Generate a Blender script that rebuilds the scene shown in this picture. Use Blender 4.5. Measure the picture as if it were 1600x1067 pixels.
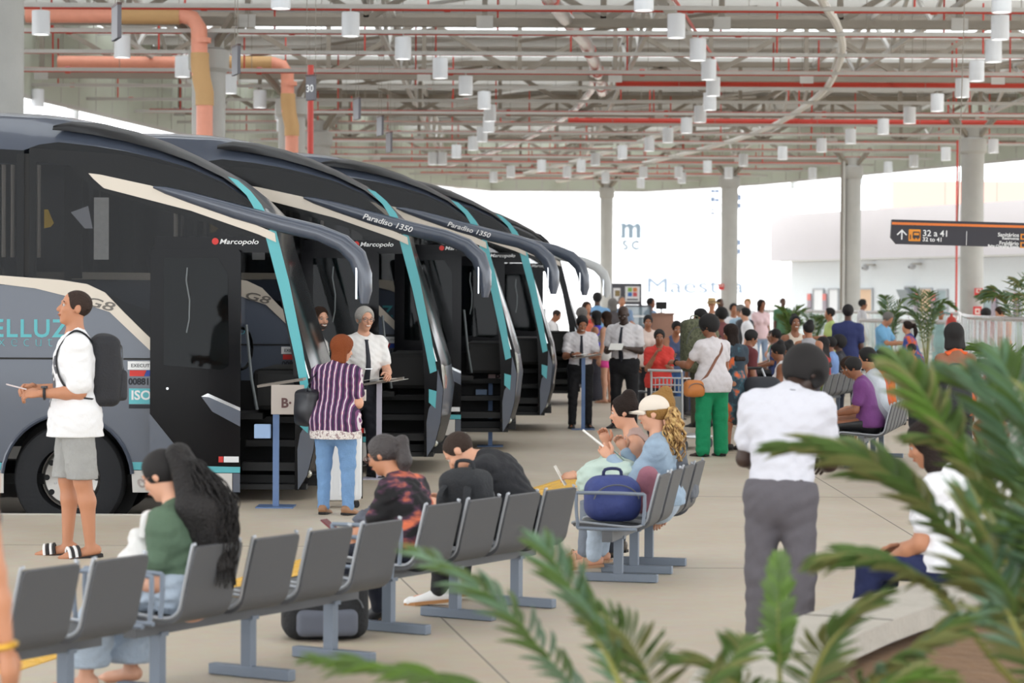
import bpy, bmesh, math, random
import numpy as np
from mathutils import Vector as V, Matrix as M
from mathutils.geometry import tessellate_polygon
random.seed(7); np.random.seed(7)
R = math.radians
sc = bpy.context.scene
col = sc.collection
for o in list(bpy.data.objects): bpy.data.objects.remove(o)
# ------------------------------------------------------------------ camera, sky, exposure
F = 3850.0; HC = 1.88
PITCH = math.atan((533.5-473)/F); ROLL = R(0.3)
cam_d = bpy.data.cameras.new('camera'); cam = bpy.data.objects.new('camera', cam_d); col.objects.link(cam)
cam_d.sensor_width = 36; cam_d.lens = F/1600*36; cam_d.clip_end = 2000
CM = M.Translation((0, 0, HC)) @ M.Rotation(R(90)-PITCH, 4, 'X') @ M.Rotation(ROLL, 4, 'Z')
cam.matrix_world = CM
cam_d.dof.use_dof = True; cam_d.dof.focus_distance = 22; cam_d.dof.aperture_fstop = 3.2
sc.camera = cam
world = bpy.data.worlds.new('sky'); sc.world = world; world.use_nodes = True
wn = world.node_tree.nodes; wl = world.node_tree.links; wn.clear()
wo = wn.new('ShaderNodeOutputWorld'); wb = wn.new('ShaderNodeBackground')
wb.inputs[0].default_value = (0.93, 0.965, 1.0, 1); wb.inputs[1].default_value = 3.0
wl.new(wb.outputs[0], wo.inputs[0])
sc.view_settings.view_transform = 'Standard'; sc.view_settings.look = 'None'
sc.view_settings.gamma = 1; sc.view_settings.use_curve_mapping = False
sc.view_settings.exposure = 0.17
sd = bpy.data.lights.new('sun', 'SUN'); sd.energy = 1.5; sd.angle = R(12); sd.color = (1, .96, .9)
sun = bpy.data.objects.new('sun', sd); col.objects.link(sun); sun.rotation_euler = (R(38), R(-28), 0)
try:
    sc.cycles.use_denoising = True; sc.cycles.max_bounces = 8; sc.cycles.diffuse_bounces = 4
    sc.cycles.transparent_max_bounces = 16; sc.cycles.sample_clamp_indirect = 6
except Exception: pass

def P(px, py, d):
    """point at depth d seen at pixel (px,py) of the 1600x1067 photograph"""
    return CM @ V(((px-800)/F*d, -(py-533.5)/F*d, -d))
def G(px, py, z=0.0):
    o = CM.translation; q = P(px, py, 10.0)-o
    return o + q*((z-o.z)/q.z)
def hor(px): return 473+math.tan(ROLL)*(px-800)
def AT(px, d, z=0.0):
    """point at depth y=d below pixel column px, height z"""
    q = P(px, hor(px), 1.0)-CM.translation
    return V((q.x/q.y*d, d, z))
# ------------------------------------------------------------------ materials
MATS = {}
def mat(name, c, rough=.6, metal=0.0, bump=0.0, bscale=40, var=0.0, vscale=6, spec=.5, emit=0, alpha=None, coat=0.0, transl=0.0, tint=1.0):
    if name in MATS: return MATS[name]
    m = bpy.data.materials.new(name); m.use_nodes = True
    nt = m.node_tree; n = nt.nodes; l = nt.links
    b = n['Principled BSDF']; out = n['Material Output']
    c = tuple(c[:3])+(1,)
    b.inputs['Base Color'].default_value = c
    b.inputs['Roughness'].default_value = rough; b.inputs['Metallic'].default_value = metal
    b.inputs['Specular IOR Level'].default_value = spec
    if coat: b.inputs['Coat Weight'].default_value = coat; b.inputs['Coat Roughness'].default_value = .05
    if bump or var:
        tc = n.new('ShaderNodeTexCoord')
    if var:
        nz = n.new('ShaderNodeTexNoise'); nz.inputs['Scale'].default_value = vscale; nz.inputs['Detail'].default_value = 5
        l.new(tc.outputs['Object'], nz.inputs['Vector'])
        mx = n.new('ShaderNodeMix'); mx.data_type = 'RGBA'
        mx.inputs[6].default_value = tuple(max(0, x*(1-var)) for x in c[:3])+(1,)
        mx.inputs[7].default_value = tuple(min(1, x*(1+var)) for x in c[:3])+(1,)
        l.new(nz.outputs['Fac'], mx.inputs[0]); l.new(mx.outputs[2], b.inputs['Base Color'])
    if bump:
        nb = n.new('ShaderNodeTexNoise'); nb.inputs['Scale'].default_value = bscale; nb.inputs['Detail'].default_value = 3
        l.new(tc.outputs['Object'], nb.inputs['Vector'])
        bp = n.new('ShaderNodeBump'); bp.inputs['Strength'].default_value = bump; bp.inputs['Distance'].default_value = .02
        l.new(nb.outputs['Fac'], bp.inputs['Height']); l.new(bp.outputs[0], b.inputs['Normal'])
    if emit:
        b.inputs['Emission Color'].default_value = c; b.inputs['Emission Strength'].default_value = emit
    if transl:
        t = n.new('ShaderNodeBsdfTranslucent'); t.inputs[0].default_value = c
        ms = n.new('ShaderNodeMixShader'); ms.inputs[0].default_value = transl
        l.new(b.outputs[0], ms.inputs[1]); l.new(t.outputs[0], ms.inputs[2]); l.new(ms.outputs[0], out.inputs[0])
    if alpha is not None:
        t = n.new('ShaderNodeBsdfTransparent'); t.inputs[0].default_value = (tint, tint, tint, 1); ms = n.new('ShaderNodeMixShader'); ms.inputs[0].default_value = alpha
        l.new(t.outputs[0], ms.inputs[1]); l.new(b.outputs[0], ms.inputs[2]); l.new(ms.outputs[0], out.inputs[0])
    MATS[name] = m
    return m
def srgb(r, g, b):
    f = lambda x: ((x/255+.055)/1.055)**2.4 if x > 10.3 else x/255/12.92
    return (f(r), f(g), f(b))
def cmat(rgb, rough=.75, bump=.0, bscale=60, kind='cloth', **k):
    nm = f'{kind} {rgb[0]:03d} {rgb[1]:03d} {rgb[2]:03d}'
    return mat(nm, srgb(*rgb), rough, bump=bump, bscale=bscale, **k)
# ------------------------------------------------------------------ mesh helpers
class MB:
    def __init__(s): s.v = []; s.f = []
    def add(s, v, f, T=None):
        o = len(s.v)
        s.v += [tuple(T @ V(p)) if T else tuple(p) for p in v]
        s.f += [tuple(i+o for i in q) for q in f]; return s
    def box(s, c, d, rot=None, bev=0):
        x, y, z = d[0]/2, d[1]/2, d[2]/2
        T = M.Translation(c) @ (rot.to_4x4() if rot else M.Identity(4))
        if not bev:
            v = [(-x,-y,-z),(x,-y,-z),(x,y,-z),(-x,y,-z),(-x,-y,z),(x,-y,z),(x,y,z),(-x,y,z)]
            return s.add(v, [(0,3,2,1),(4,5,6,7),(0,1,5,4),(1,2,6,5),(2,3,7,6),(3,0,4,7)], T)
        bm = bmesh.new(); bmesh.ops.create_cube(bm, size=1)
        for q in bm.verts: q.co = V((q.co.x*d[0], q.co.y*d[1], q.co.z*d[2]))
        bmesh.ops.bevel(bm, geom=bm.edges[:], offset=bev, segments=2, affect='EDGES', profile=.5)
        bm.verts.index_update()
        s.add([q.co[:] for q in bm.verts], [[q.index for q in f.verts] for f in bm.faces], T); bm.free(); return s
    def bar(s, a, b, w, h=None, up=(0,0,1)):
        a, b = V(a), V(b); d = b-a; L = d.length; d.normalize(); u = V(up)
        if abs(d.dot(u)) > .98: u = V((1,0,0)) if abs(d.x) < .9 else V((0,1,0))
        r = d.cross(u).normalized(); u = r.cross(d)
        rot = M((r, d, u)).transposed()
        return s.box((a+b)/2, (w, L, h or w), rot)
    def tube(s, pts, rad, n=8, flat=None, cap=True, up=None):
        """sweep; rad number / list; flat = (scale along 'side')"""
        pts = [V(p) for p in pts]; N = len(pts)
        if not hasattr(rad, '__len__'): rad = [rad]*N
        rings = []; u = None
        for i, p in enumerate(pts):
            t = (pts[min(i+1, N-1)]-pts[max(i-1, 0)]).normalized()
            if u is None:
                u = V(up) if up is not None else (V((0,0,1)) if abs(t.z) < .9 else V((1,0,0)))
            elif up is not None: u = V(up)
            r = t.cross(u)
            if r.length < 1e-5: r = t.cross(V((.3,.5,.8)))
            r.normalize(); u = r.cross(t).normalized()
            rr = rad[i]; ra, rb = (rr if hasattr(rr, '__len__') else (rr, rr))
            if flat: ra *= flat
            rings.append([p + r*(ra*math.cos(2*math.pi*k/n)) + u*(rb*math.sin(2*math.pi*k/n)) for k in range(n)])
        v = [q for g in rings for q in g]; f = []
        for i in range(N-1):
            for k in range(n):
                a, b = i*n+k, i*n+(k+1) % n; f.append((a, b, b+n, a+n))
        if cap: f.append(tuple(range(n-1, -1, -1))); f.append(tuple((N-1)*n+k for k in range(n)))
        return s.add(v, f)
    def cyl(s, a, b, r, n=16, r2=None): return s.tube([a, b], [r, r if r2 is None else r2], n)
    def lathe(s, prof, n=24, T=None):
        """prof: (r,z) about z axis"""
        v = []; f = []
        for r, z in prof: v += [(r*math.cos(2*math.pi*k/n), r*math.sin(2*math.pi*k/n), z) for k in range(n)]
        for i in range(len(prof)-1):
            for k in range(n):
                a, b = i*n+k, i*n+(k+1) % n; f.append((a, b, b+n, a+n))
        return s.add(v, f, T)
    def prism(s, pts, h, T=None):
        """2-D outline in xy, extruded z 0..h"""
        N = len(pts)
        ar = sum(pts[i][0]*pts[(i+1) % N][1]-pts[(i+1) % N][0]*pts[i][1] for i in range(N))
        if ar < 0: pts = pts[::-1]
        tri = tessellate_polygon([[V((x, y, 0)) for x, y in pts]])
        v = [(x, y, 0) for x, y in pts]+[(x, y, h) for x, y in pts]; f = []
        for a, b, c in tri:
            A, B, C_ = pts[a], pts[b], pts[c]
            if (B[0]-A[0])*(C_[1]-A[1])-(B[1]-A[1])*(C_[0]-A[0]) < 0: b, c = c, b
            f.append((c, b, a)); f.append((a+N, b+N, c+N))
        for i in range(N): j = (i+1) % N; f.append((i, j, j+N, i+N))
        return s.add(v, f, T)
    def sphere(s, c, r, n=12, T=None):
        if not hasattr(r, '__len__'): r = (r, r, r)
        m = max(4, n//2); v = []; f = []
        for i in range(m+1):
            th = math.pi*i/m
            for k in range(n): v.append((c[0]+r[0]*math.sin(th)*math.cos(2*math.pi*k/n), c[1]+r[1]*math.sin(th)*math.sin(2*math.pi*k/n), c[2]+r[2]*math.cos(th)))
        for i in range(m):
            for k in range(n):
                a, b = i*n+k, i*n+(k+1) % n; f.append((a, a+n, b+n, b))
        return s.add(v, f, T)
    def mesh(s, name, m=None, smooth=False):
        me = bpy.data.meshes.new(name); me.from_pydata([tuple(p) for p in s.v], [], s.f); me.validate(); me.update()
        if m: me.materials.append(m)
        if smooth:
            me.polygons.foreach_set('use_smooth', [True]*len(me.polygons))
            if smooth != 'all':
                try: me.set_sharp_from_angle(angle=R(smooth if smooth is not True else 40))
                except Exception: pass
        return me
    def build(s, name, m=None, parent=None, smooth=False, loc=None, rz=0):
        return link(name, s.mesh(name, m, smooth), parent, loc, rz)
def link(name, data, parent=None, loc=None, rz=0):
    o = bpy.data.objects.new(name, data); col.objects.link(o)
    if parent: o.parent = parent
    if loc is not None: o.location = loc
    if rz: o.rotation_euler = (0, 0, rz)
    return o
def tag(o, label=None, cat=None, group=None, kind=None):
    if label: o['label'] = label
    if cat: o['category'] = cat
    if group: o['group'] = group
    if kind: o['kind'] = kind
    return o
def thing(name, label, cat, loc=(0,0,0), rz=0, group=None):
    o = bpy.data.objects.new(name, None); col.objects.link(o); o.empty_display_size = .1
    o.location = loc; o.rotation_euler = (0, 0, rz)
    return tag(o, label, cat, group)
def copy_tree(o, parent=None):
    c = o.copy(); col.objects.link(c)
    if parent: c.parent = parent
    for ch in o.children: copy_tree(ch, c)
    return c
_tc = {}
def txt(s, size, m, parent, T, name='lettering', align='LEFT', extrude=.002, shear=0, bold=0, sx=1, spacing=1):
    cu = bpy.data.curves.new('txt', 'FONT'); cu.body = s; cu.size = size; cu.extrude = extrude; cu.align_x = align
    cu.shear = shear; cu.offset = bold; cu.space_character = spacing; cu.resolution_u = 3
    ob = bpy.data.objects.new('txt', cu); col.objects.link(ob)
    dg = bpy.context.evaluated_depsgraph_get()
    me = bpy.data.meshes.new_from_object(ob.evaluated_get(dg)); me.name = name
    bpy.data.objects.remove(ob); bpy.data.curves.remove(cu)
    me.materials.clear(); me.materials.append(m)
    me.transform(T @ M.Diagonal((sx, 1, 1, 1)))
    return link(name, me, parent)
# orientation for text / outlines standing on a surface facing -Y (towards the camera)
def FACE(x, y, z): return M.Translation((x, y, z)) @ M.Rotation(R(90), 4, 'X')
# ------------------------------------------------------------------ the setting
def floor_material():
    m = bpy.data.materials.new('concrete floor'); m.use_nodes = True; n = m.node_tree.nodes; l = m.node_tree.links
    b = n['Principled BSDF']; tc = n.new('ShaderNodeTexCoord')
    n1 = n.new('ShaderNodeTexNoise'); n1.inputs['Scale'].default_value = .45; n1.inputs['Detail'].default_value = 6
    n2 = n.new('ShaderNodeTexNoise'); n2.inputs['Scale'].default_value = 9; n2.inputs['Detail'].default_value = 8
    for q in (n1, n2): l.new(tc.outputs['Object'], q.inputs['Vector'])
    r = n.new('ShaderNodeValToRGB'); r.color_ramp.elements[0].position = .3; r.color_ramp.elements[1].position = .72
    r.color_ramp.elements[0].color = (*srgb(187, 172, 151), 1); r.color_ramp.elements[1].color = (*srgb(207, 196, 179), 1)
    l.new(n1.outputs['Fac'], r.inputs[0])
    mx = n.new('ShaderNodeMix'); mx.data_type = 'RGBA'; mx.blend_type = 'MULTIPLY'; mx.inputs[0].default_value = .35
    l.new(r.outputs[0], mx.inputs[6]); l.new(n2.outputs['Color'], mx.inputs[7])
    mm = n.new('ShaderNodeMix'); mm.data_type = 'RGBA'; mm.inputs[0].default_value = .55
    l.new(r.outputs[0], mm.inputs[6]); l.new(mx.outputs[2], mm.inputs[7])
    l.new(mm.outputs[2], b.inputs['Base Color'])
    ro = n.new('ShaderNodeMapRange'); ro.inputs[3].default_value = .42; ro.inputs[4].default_value = .62
    l.new(n2.outputs['Fac'], ro.inputs[0]); l.new(ro.outputs[0], b.inputs['Roughness'])
    bp = n.new('ShaderNodeBump'); bp.inputs['Strength'].default_value = .08; l.new(n2.outputs['Fac'], bp.inputs['Height']); l.new(bp.outputs[0], b.inputs['Normal'])
    return m
FLOORM = floor_material()
BUS = [(503, 23.1, -.317), (699, 27.0, -.245), (813, 31.2, -.19), (868, 35.9, -.19), (912, 45.0, -.2)]   # nose pixel, depth of the near side, road height
noses = [((px-800)*d/F, d, z) for px, d, z in BUS]
edge = [(-60, 21.75), (-2.6, 21.6)] + [(x-1.35, y-.3+(.9 if i == 0 else 0)) for i, (x, y, z) in enumerate(noses)] + [(.4, 60), (-2, 112), (-2, 150)]
fl = edge + [(90, 150), (90, -8), (-60, -8)]
floor = MB().prism(fl, .3, M.Translation((0, 0, -.3))).build('floor', FLOORM); tag(floor, kind='structure')
asph = mat('asphalt', srgb(120, 112, 103), .8, bump=.3, bscale=60, var=.2, vscale=2)
road = MB().add([(-90, 15, -.4), (6, 15, -.4), (6, 24, -.325), (-90, 24, -.325), (6, 36, -.2), (-90, 36, -.2), (6, 160, -.2), (-90, 160, -.2)],
    [(0, 1, 2, 3), (3, 2, 4, 5), (5, 4, 6, 7)]).build('ground_road', asph)
road.name = 'road'; tag(road, kind='structure')
quay = MB().box((20, 420, -.5), (900, 540, .3)).build('ground', mat('pale quay', srgb(215, 212, 205), .8)); tag(quay, kind='structure')
kerb = MB()
for i in range(len(edge)-3):
    a, b = edge[i], edge[i+1]; kerb.bar((a[0], a[1], -.145), (b[0], b[1], -.145), .12, .3)
kerb = kerb.build('trim_kerb', mat('kerb concrete', srgb(190, 184, 174), .8, bump=.2)); tag(kerb, kind='structure'); kerb.name = 'trim_1'
# tactile strip: yellow tiles with studs
yel = mat('yellow tactile tile', srgb(226, 178, 74), .6, var=.12, vscale=3)
tac = thing('tactile_path', 'yellow tactile guide strip running across the concrete floor', 'tactile strip')
a, b = G(335, 931), G(897, 752); dr = (b-a); L = dr.length; dr.normalize(); sd_ = V((dr.y, -dr.x, 0))
tile = MB().box((0, 0, .002), (.38, .39, .006))
for ix in range(4):
    for iy in range(4): tile.cyl((-.135+.09*ix, -.135+.09*iy, .004), (-.135+.09*ix, -.135+.09*iy, .010), .02, 6, .014)
tm = tile.mesh('tile', yel); ang = math.atan2(dr.y, dr.x)
for i in range(-8, int(L/.4)+2):
    q = a+dr*(i*.4); link('tile', tm, tac, (q.x, q.y, 0.001), ang)

for (xa, ya), (xb, yb) in (((-20, 18.9), (.0, 18.9)), ((-1.4, 20.8), (.5, 9.0)), ((-.2, 24), (12, 24)), ((.5, 17.5), (12, 17.5)), ((1.2, 31), (16, 31)), ((3.2, 9), (3.4, 40))):
    MB().bar((xa, ya, .0008), (xb, yb, .0008), .012, .0016).build('floor_joint', mat('joint filler', srgb(140, 132, 122), .9), floor)
# ---- roof
YS = [-8, 40, 61, 85, 105, 112]; XL = [-34, -18, -12.3, -8.6, -4.2, -1]; XR = [38, 27, 22.5, 18.2, 10.5, 6]
def xl(y): return float(np.interp(y, YS, XL))
def xr(y): return float(np.interp(y, YS, XR))
deckm = mat('white roof sheet', srgb(214, 213, 211), .5, var=.1, vscale=.6)
skym = mat('translucent roof sheet', (.9, .92, .93), .5, transl=.6)
steel = mat('grey painted steel', srgb(140, 132, 120), .55, var=.1, vscale=3)
steel2 = mat('pale galvanised steel', srgb(186, 184, 178), .45, metal=.15, var=.08, vscale=3)
redm = mat('red pipe paint', srgb(196, 62, 48), .42)
ZD = 9.35; PW = 2.4
def roof_strip(y0, y1, z):
    mb = MB(); n = 26; v = []; f = []
    for j, y in enumerate((y0, y1)):
        for i in range(n+1): v.append((xl(y)+(xr(y)-xl(y))*i/n, y, z))
    for i in range(n): f.append((i, i+1, n+2+i, n+1+i))
    return mb.add(v, f)
# corrugated deck: ridges along X
mb = MB(); y = -8.0; k = 0; sky = []
while y < 111.5:
    y1 = min(y+PW, 112)
    if k % 3 == 1: sky.append((y, y1))
    else:
        yy = y
        while yy < y1-.01:
            e = min(yy+.4, y1)
            for p, q, za, zb in ((yy, yy+.15, 0, 0), (yy+.15, yy+.2, 0, .05), (yy+.2, yy+.35, .05, .05), (yy+.35, e, .05, 0)):
                v = [(xl(p), p, ZD+za), (xr(p), p, ZD+za), (xr(q), q, ZD+zb), (xl(q), q, ZD+zb)]; mb.add(v, [(0, 3, 2, 1)])
            yy += .4
    y = y1; k += 1
ceiling = mb.build('ceiling', deckm); tag(ceiling, kind='structure')
for y0, y1 in sky: roof_strip(y0, y1, ZD+.02).build('skylight_panel', skym, ceiling)
y = 38.4
while y < 111.5:
    MB().box(((xl(y)+xr(y))/2, y, 9.2), (xr(y)-xl(y), .09, .2)).build('purlin', steel2, ceiling); y += 2.4
# fascia of green-tinted panels round the roof edge
fasm = mat('green tinted fascia panel', srgb(188, 192, 178), .4, transl=.25)
fas = MB(); fas_o = thing('trim_2', None, None); tag(fas_o, kind='structure')
ring = [(xl(y), y) for y in np.linspace(46, 112, 48)] + [(x, 112) for x in np.linspace(-1, 6, 7)[1:]] + [(xr(y), y) for y in np.linspace(112, 62, 44)[1:]]
for i in range(len(ring)-1):
    a, b = V((*ring[i], 0)), V((*ring[i+1], 0)); d = (b-a); nrm = V((d.y, -d.x, 0)).normalized()
    m = MB(); g = d*.02
    q = [a+g+V((0, 0, 7.0)), b-g+V((0, 0, 7.0)), b-g+V((0, 0, 9.35)), a+g+V((0, 0, 9.35))]
    m.add([*q, *[p+nrm*.03 for p in q]], [(0, 1, 2, 3), (7, 6, 5, 4), (0, 4, 5, 1), (1, 5, 6, 2), (2, 6, 7, 3), (3, 7, 4, 0)])
    m.build('fascia_panel', fasm, fas_o)
    mm = MB().bar(a+V((0, 0, 6.95)), a+V((0, 0, 9.4)), .07, .07); mm.bar(a+V((0, 0, 8.15)), b+V((0, 0, 8.15)), .05, .05)
    mm.bar(a+V((0, 0, 6.98)), b+V((0, 0, 6.98)), .09, .09); mm.build('mullion', steel2, fas_o)
# ---- trusses over the column rows
web = {}
def bar_ob(name, a, b, w, h, m, parent):
    return MB().bar(a, b, w, h).build(name, m, parent)
for ti, ty in enumerate((50, 62, 74, 86, 98, 109)):
    words = ['nearest', 'second', 'third', 'fourth', 'fifth', 'farthest'][ti]
    t = thing('roof_truss', f'grey steel roof truss spanning the hall, {words} from the camera', 'roof truss', (0, ty, 7.55), 0, 'roof trusses')
    x0, x1 = xl(ty)+.3, xr(ty)-.3; n = int((x1-x0)/2.4)
    bar_ob('bottom_chord', (x0, 0, 0), (x1, 0, 0), .2, .17, steel, t); bar_ob('top_chord', (x0, 0, 1.5), (x1, 0, 1.5), .16, .16, steel, t)
    for i in range(n+1):
        xa = x0+2.4*i
        bar_ob('post', (xa, 0, .08), (xa, 0, 1.42), .11, .11, steel, t)
        if i < n:
            p, q = ((xa, 0, .05), (xa+2.4, 0, 1.45)) if i % 2 else ((xa, 0, 1.45), (xa+2.4, 0, .05))
            bar_ob('diagonal', p, q, .11, .12, steel, t)
        if i % 2 == 0: MB().box((xa, -.11, .0), (.34, .02, .26)).build('gusset_plate', steel2, t)
# longitudinal secondary trusses between main trusses
for li, lx in enumerate((-9, -3, 3, 9, 15)):
    w = ['leftmost', 'second from left', 'middle', 'second from right', 'rightmost'][li]
    t = thing('lengthwise_truss', f'slender lengthwise roof truss, {w} under the ceiling', 'roof truss', (lx, 0, 0), 0, 'lengthwise trusses')
    ys = [y for y in np.arange(44, 110, 3.0) if xl(y) < lx < xr(y)]
    bar_ob('bottom_chord', (0, ys[0], 7.95), (0, ys[-1], 7.95), .1, .1, steel2, t); bar_ob('top_chord', (0, ys[0], 9.05), (0, ys[-1], 9.05), .1, .1, steel2, t)
    for i in range(len(ys)-1):
        p, q = ((0, ys[i], 7.95), (0, ys[i+1], 9.05)) if i % 2 else ((0, ys[i], 9.05), (0, ys[i+1], 7.95))
        bar_ob('diagonal', p, q, .08, .08, steel2, t)
# horizontal bracing rods under the roof
bc = {}; bnth = ['first', 'second', 'third', 'fourth', 'fifth', 'sixth', 'seventh', 'eighth', 'ninth', 'tenth', 'eleventh', 'twelfth', 'thirteenth', 'fourteenth', 'fifteenth', 'sixteenth', 'seventeenth', 'eighteenth']
for bi in range(26):
    y = 45+bi*2.45; x = random.uniform(xl(y)+3, xr(y)-9); sgn = random.choice((-1, 1)); side = 'left' if x < 0 else 'right' if x > 6 else 'middle'; bc[side] = bc.get(side, -1)+1
    tag(MB().bar((x, y, 8.2), (x+5.5, y+2.6*sgn, 8.75), .07, .07).build('bracing_rod', steel2 if bi % 2 else steel), f'slanting steel bracing rod under the roof, {side} side, {bnth[bc[side]]} from the front', 'bracing', 'roof bracing rods')
# ---- lighting rails and red sprinkler pipes, one of each per row
ROWS = [41.1+4.2*k for k in range(17)]
nth = ['first', 'second', 'third', 'fourth', 'fifth', 'sixth', 'seventh', 'eighth', 'ninth', 'tenth', 'eleventh', 'twelfth', 'thirteenth', 'fourteenth', 'fifteenth', 'sixteenth', 'seventeenth']
for k, y in enumerate(ROWS):
    x0, x1 = xl(y)-.2, xr(y)-.1
    t = thing('lighting_rail', f'pale steel lighting rail across the ceiling, {nth[k]} row from the front', 'lighting rail', (0, y, 7.3), 0, 'lighting rails')
    MB().box(((x0+x1)/2, 0, 0), (x1-x0, .11, .075)).build('rail', steel2, t)
    for x in np.arange(x0+1, x1, 3.1): MB().cyl((x, 0, .03), (x, 0, 1.9), .008, 5).build('suspension_wire', steel, t)
    yp = y+1.4
    t = thing('sprinkler_pipe', f'red sprinkler pipe across the ceiling, {nth[k]} row from the front', 'pipe', (0, yp, 7.42), 0, 'red sprinkler pipes')
    r = .035 if k not in (4, 7) else .06
    MB().cyl((x0, 0, 0), (x1, 0, 0), r, 8).build('pipe', redm, t)
    for x in np.arange(x0+random.uniform(.5, 2.5), x1, 4.6):
        MB().cyl((x, 0, 0), (x, 0, random.choice((.8, 1.2, 1.7))), .022, 6).build('riser', redm, t)
        MB().cyl((x+.3, 0, 0), (x+.42, 0, 0), r*1.5, 8).build('coupling', redm, t)
for y, x0, lab, fr in ((62.6, 2.6, 'thick red fire main crossing the ceiling on the right', .14), (76.5, 1.7, 'second thick red fire main farther back under the ceiling', .1)):
    m = MB().cyl((x0, y, 7.52), (xr(y)-.5, y, 7.52), fr, 12)
    for x in np.arange(x0+.2, xr(y)-1, 3.4): m.cyl((x, y, 7.52), (x+.12, y, 7.52), fr*1.2, 12)
    tag(m.build('fire_main', redm, smooth=True), lab, 'pipe')
# silver lagged pipes and flexible conduits
silver = mat('silver foil lagging', srgb(205, 200, 198), .25, metal=.7, bump=.5, bscale=18)
def vz(px, py, z):
    return G(px, py, z)
pp = [vz(838, -30, 7.62), vz(880, 25, 7.62), vz(912, 62, 7.62), vz(928, 95, 7.62), vz(938, 125, 7.62), vz(941, 143, 7.62)]
t = thing('lagged_pipe', 'silver foil lagged pipe slanting down from top centre with red bands', 'pipe')
MB().tube(pp, .15, 12).build('lagging', silver, t, True)
for i in range(5):
    d = (pp[i+1]-pp[i]).normalized(); q = pp[i]+(pp[i+1]-pp[i])*.5
    MB().cyl(q-d*.16, q+d*.16, .165, 12).build('red_band', redm, t, True)
pp2 = [vz(925, 110, 7.6), vz(925, 140, 7.6), vz(905, 165, 7.6), vz(880, 185, 7.6), vz(840, 208, 7.6), vz(790, 230, 7.6), vz(730, 250, 7.6), vz(680, 263, 7.6)]
tag(MB().tube(pp2, .09, 10).build('lagged_branch', silver, smooth=True), 'thinner silver lagged branch curving away to the left', 'pipe')
white = mat('white conduit', srgb(222, 220, 214), .5)
def smoothpath(pts, n=6):
    out = []
    for i in range(len(pts)-1):
        p0, p1, p2, p3 = pts[max(i-1, 0)], pts[i], pts[i+1], pts[min(i+2, len(pts)-1)]
        for k in range(n):
            s = k/n; out.append(.5*((2*p1)+(p2-p0)*s+(2*p0-5*p1+4*p2-p3)*s*s+(3*p1-p0-3*p2+p3)*s**3))
    return out+[pts[-1]]
tray = [vz(1015, -25, 7.45), vz(1040, 5, 7.45), vz(1075, 55, 7.45), vz(1100, 90, 7.45), vz(1112, 118, 7.45)]
t = thing('cable_tray', 'ribbed metal cable tray curving behind the third line of lamps', 'cable tray')
sp = smoothpath(tray, 5)
MB().tube(sp, [(.15, .09)]*len(sp), 8, up=(0, 0, 1)).build('tray', steel2, t, True)
MB().tube([p+V((.2, 0, .02)) for p in sp], .035, 6).build('red_line', redm, t, True)
for k, (pl, lab) in enumerate((([(1112, 120), (1113, 140), (1105, 160), (1082, 187), (1030, 211), (960, 234), (900, 252), (830, 269), (760, 285), (700, 296)], 'pale curved conduit following the third line of lamps'),
    ([(1272, -25), (1290, 10), (1306, 35), (1316, 72), (1308, 107), (1286, 143), (1240, 178), (1190, 204), (1120, 227), (1040, 247), (930, 272), (850, 287)], 'pale curved conduit making a wide bend on the right of the ceiling'))):
    sp = smoothpath([vz(x, y, 7.4) for x, y in pl], 6)
    tag(MB().tube(sp, .085, 8).build('curved_conduit', white, smooth=True), lab, 'conduit')
# ---- pendant lamps
lampm = mat('white lamp shade', srgb(225, 228, 231), .45); diff = mat('lamp diffuser', (1, .98, .95), .5, emit=2.2)
for y in (28.5, 32.7, 36.9):
    t = thing('lighting_rail', {28.5: 'pale steel rail holding the nearest edge-on gate sign', 32.7: 'pale steel rail between the two nearest gate signs', 36.9: 'pale steel rail holding the second edge-on gate sign'}[y], 'lighting rail', (0, y, 7.3), 0, 'lighting rails'); MB().box((0, 0, 0), (40, .11, .075)).build('rail', steel2, t)
L_ = {0: (437, 1003, 1561), 1: (63, 546, 1054, 1559), 2: (190, 628, 1088, 1549), 3: (284, 686, 1105, 1523), 4: (358, 726, 1112, 1501), 5: (58, 405, 755, 1107, 1462),
      6: (113, 438, 764, 1092, 1419), 7: (440, 762, 1071, 1378), 8: (752, 1042, 1327), 9: (738, 1013, 1282, 1550), 10: (712, 971, 1221, 1476), 11: (690, 675, 929, 1160, 1426),
      12: (845, 907, 1104, 1386), 13: (797, 885, 1004, 1059, 1137, 1268), 14: (770, 945, 1064, 1340), 15: (1000, 1240)}
proto = None; cnt = {}; wh = ['leftmost of its row', 'next from the left', 'third from the left', 'fourth from the left', 'fifth', 'sixth']
def line_of(k, px):
    if k >= 11: return 'farthest rows'
    if px < 480: return 'leftmost line'
    if px < 800: return 'second line from left'
    if px < 1150: return 'third line from left'
    return 'rightmost line'
for k, xs in L_.items():
    for px in xs:
        q = AT(px, ROWS[k]); nm = line_of(k, px)
        cnt[nm] = cnt.get(nm, -1)+1; lab = f'white pendant lamp, {nm}, {nth[k]} row, {wh[xs.index(px)]}'
        if proto is None:
            t = thing('pendant_lamp', lab, 'lamp'); proto = t
            MB().lathe([(.02, .22), (.16, .22), (.165, .21), (.165, -.22), (.15, -.22), (.15, -.19)], 24).build('shade', lampm, t, 50)
            MB().cyl((0, 0, -.2), (0, 0, -.195), .15, 24).build('diffuser', diff, t)
            MB().cyl((0, 0, .2), (0, 0, .33), .012, 8).build('stem', steel2, t)
            MB().cyl((0, 0, .21), (0, 0, .235), .06, 12).build('canopy', steel2, t)
        else: t = copy_tree(proto)
        t.location = (q.x, q.y, 6.97); t['label'] = lab; t['category'] = 'lamp'; t['group'] = 'pendant lamps, '+nm
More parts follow.
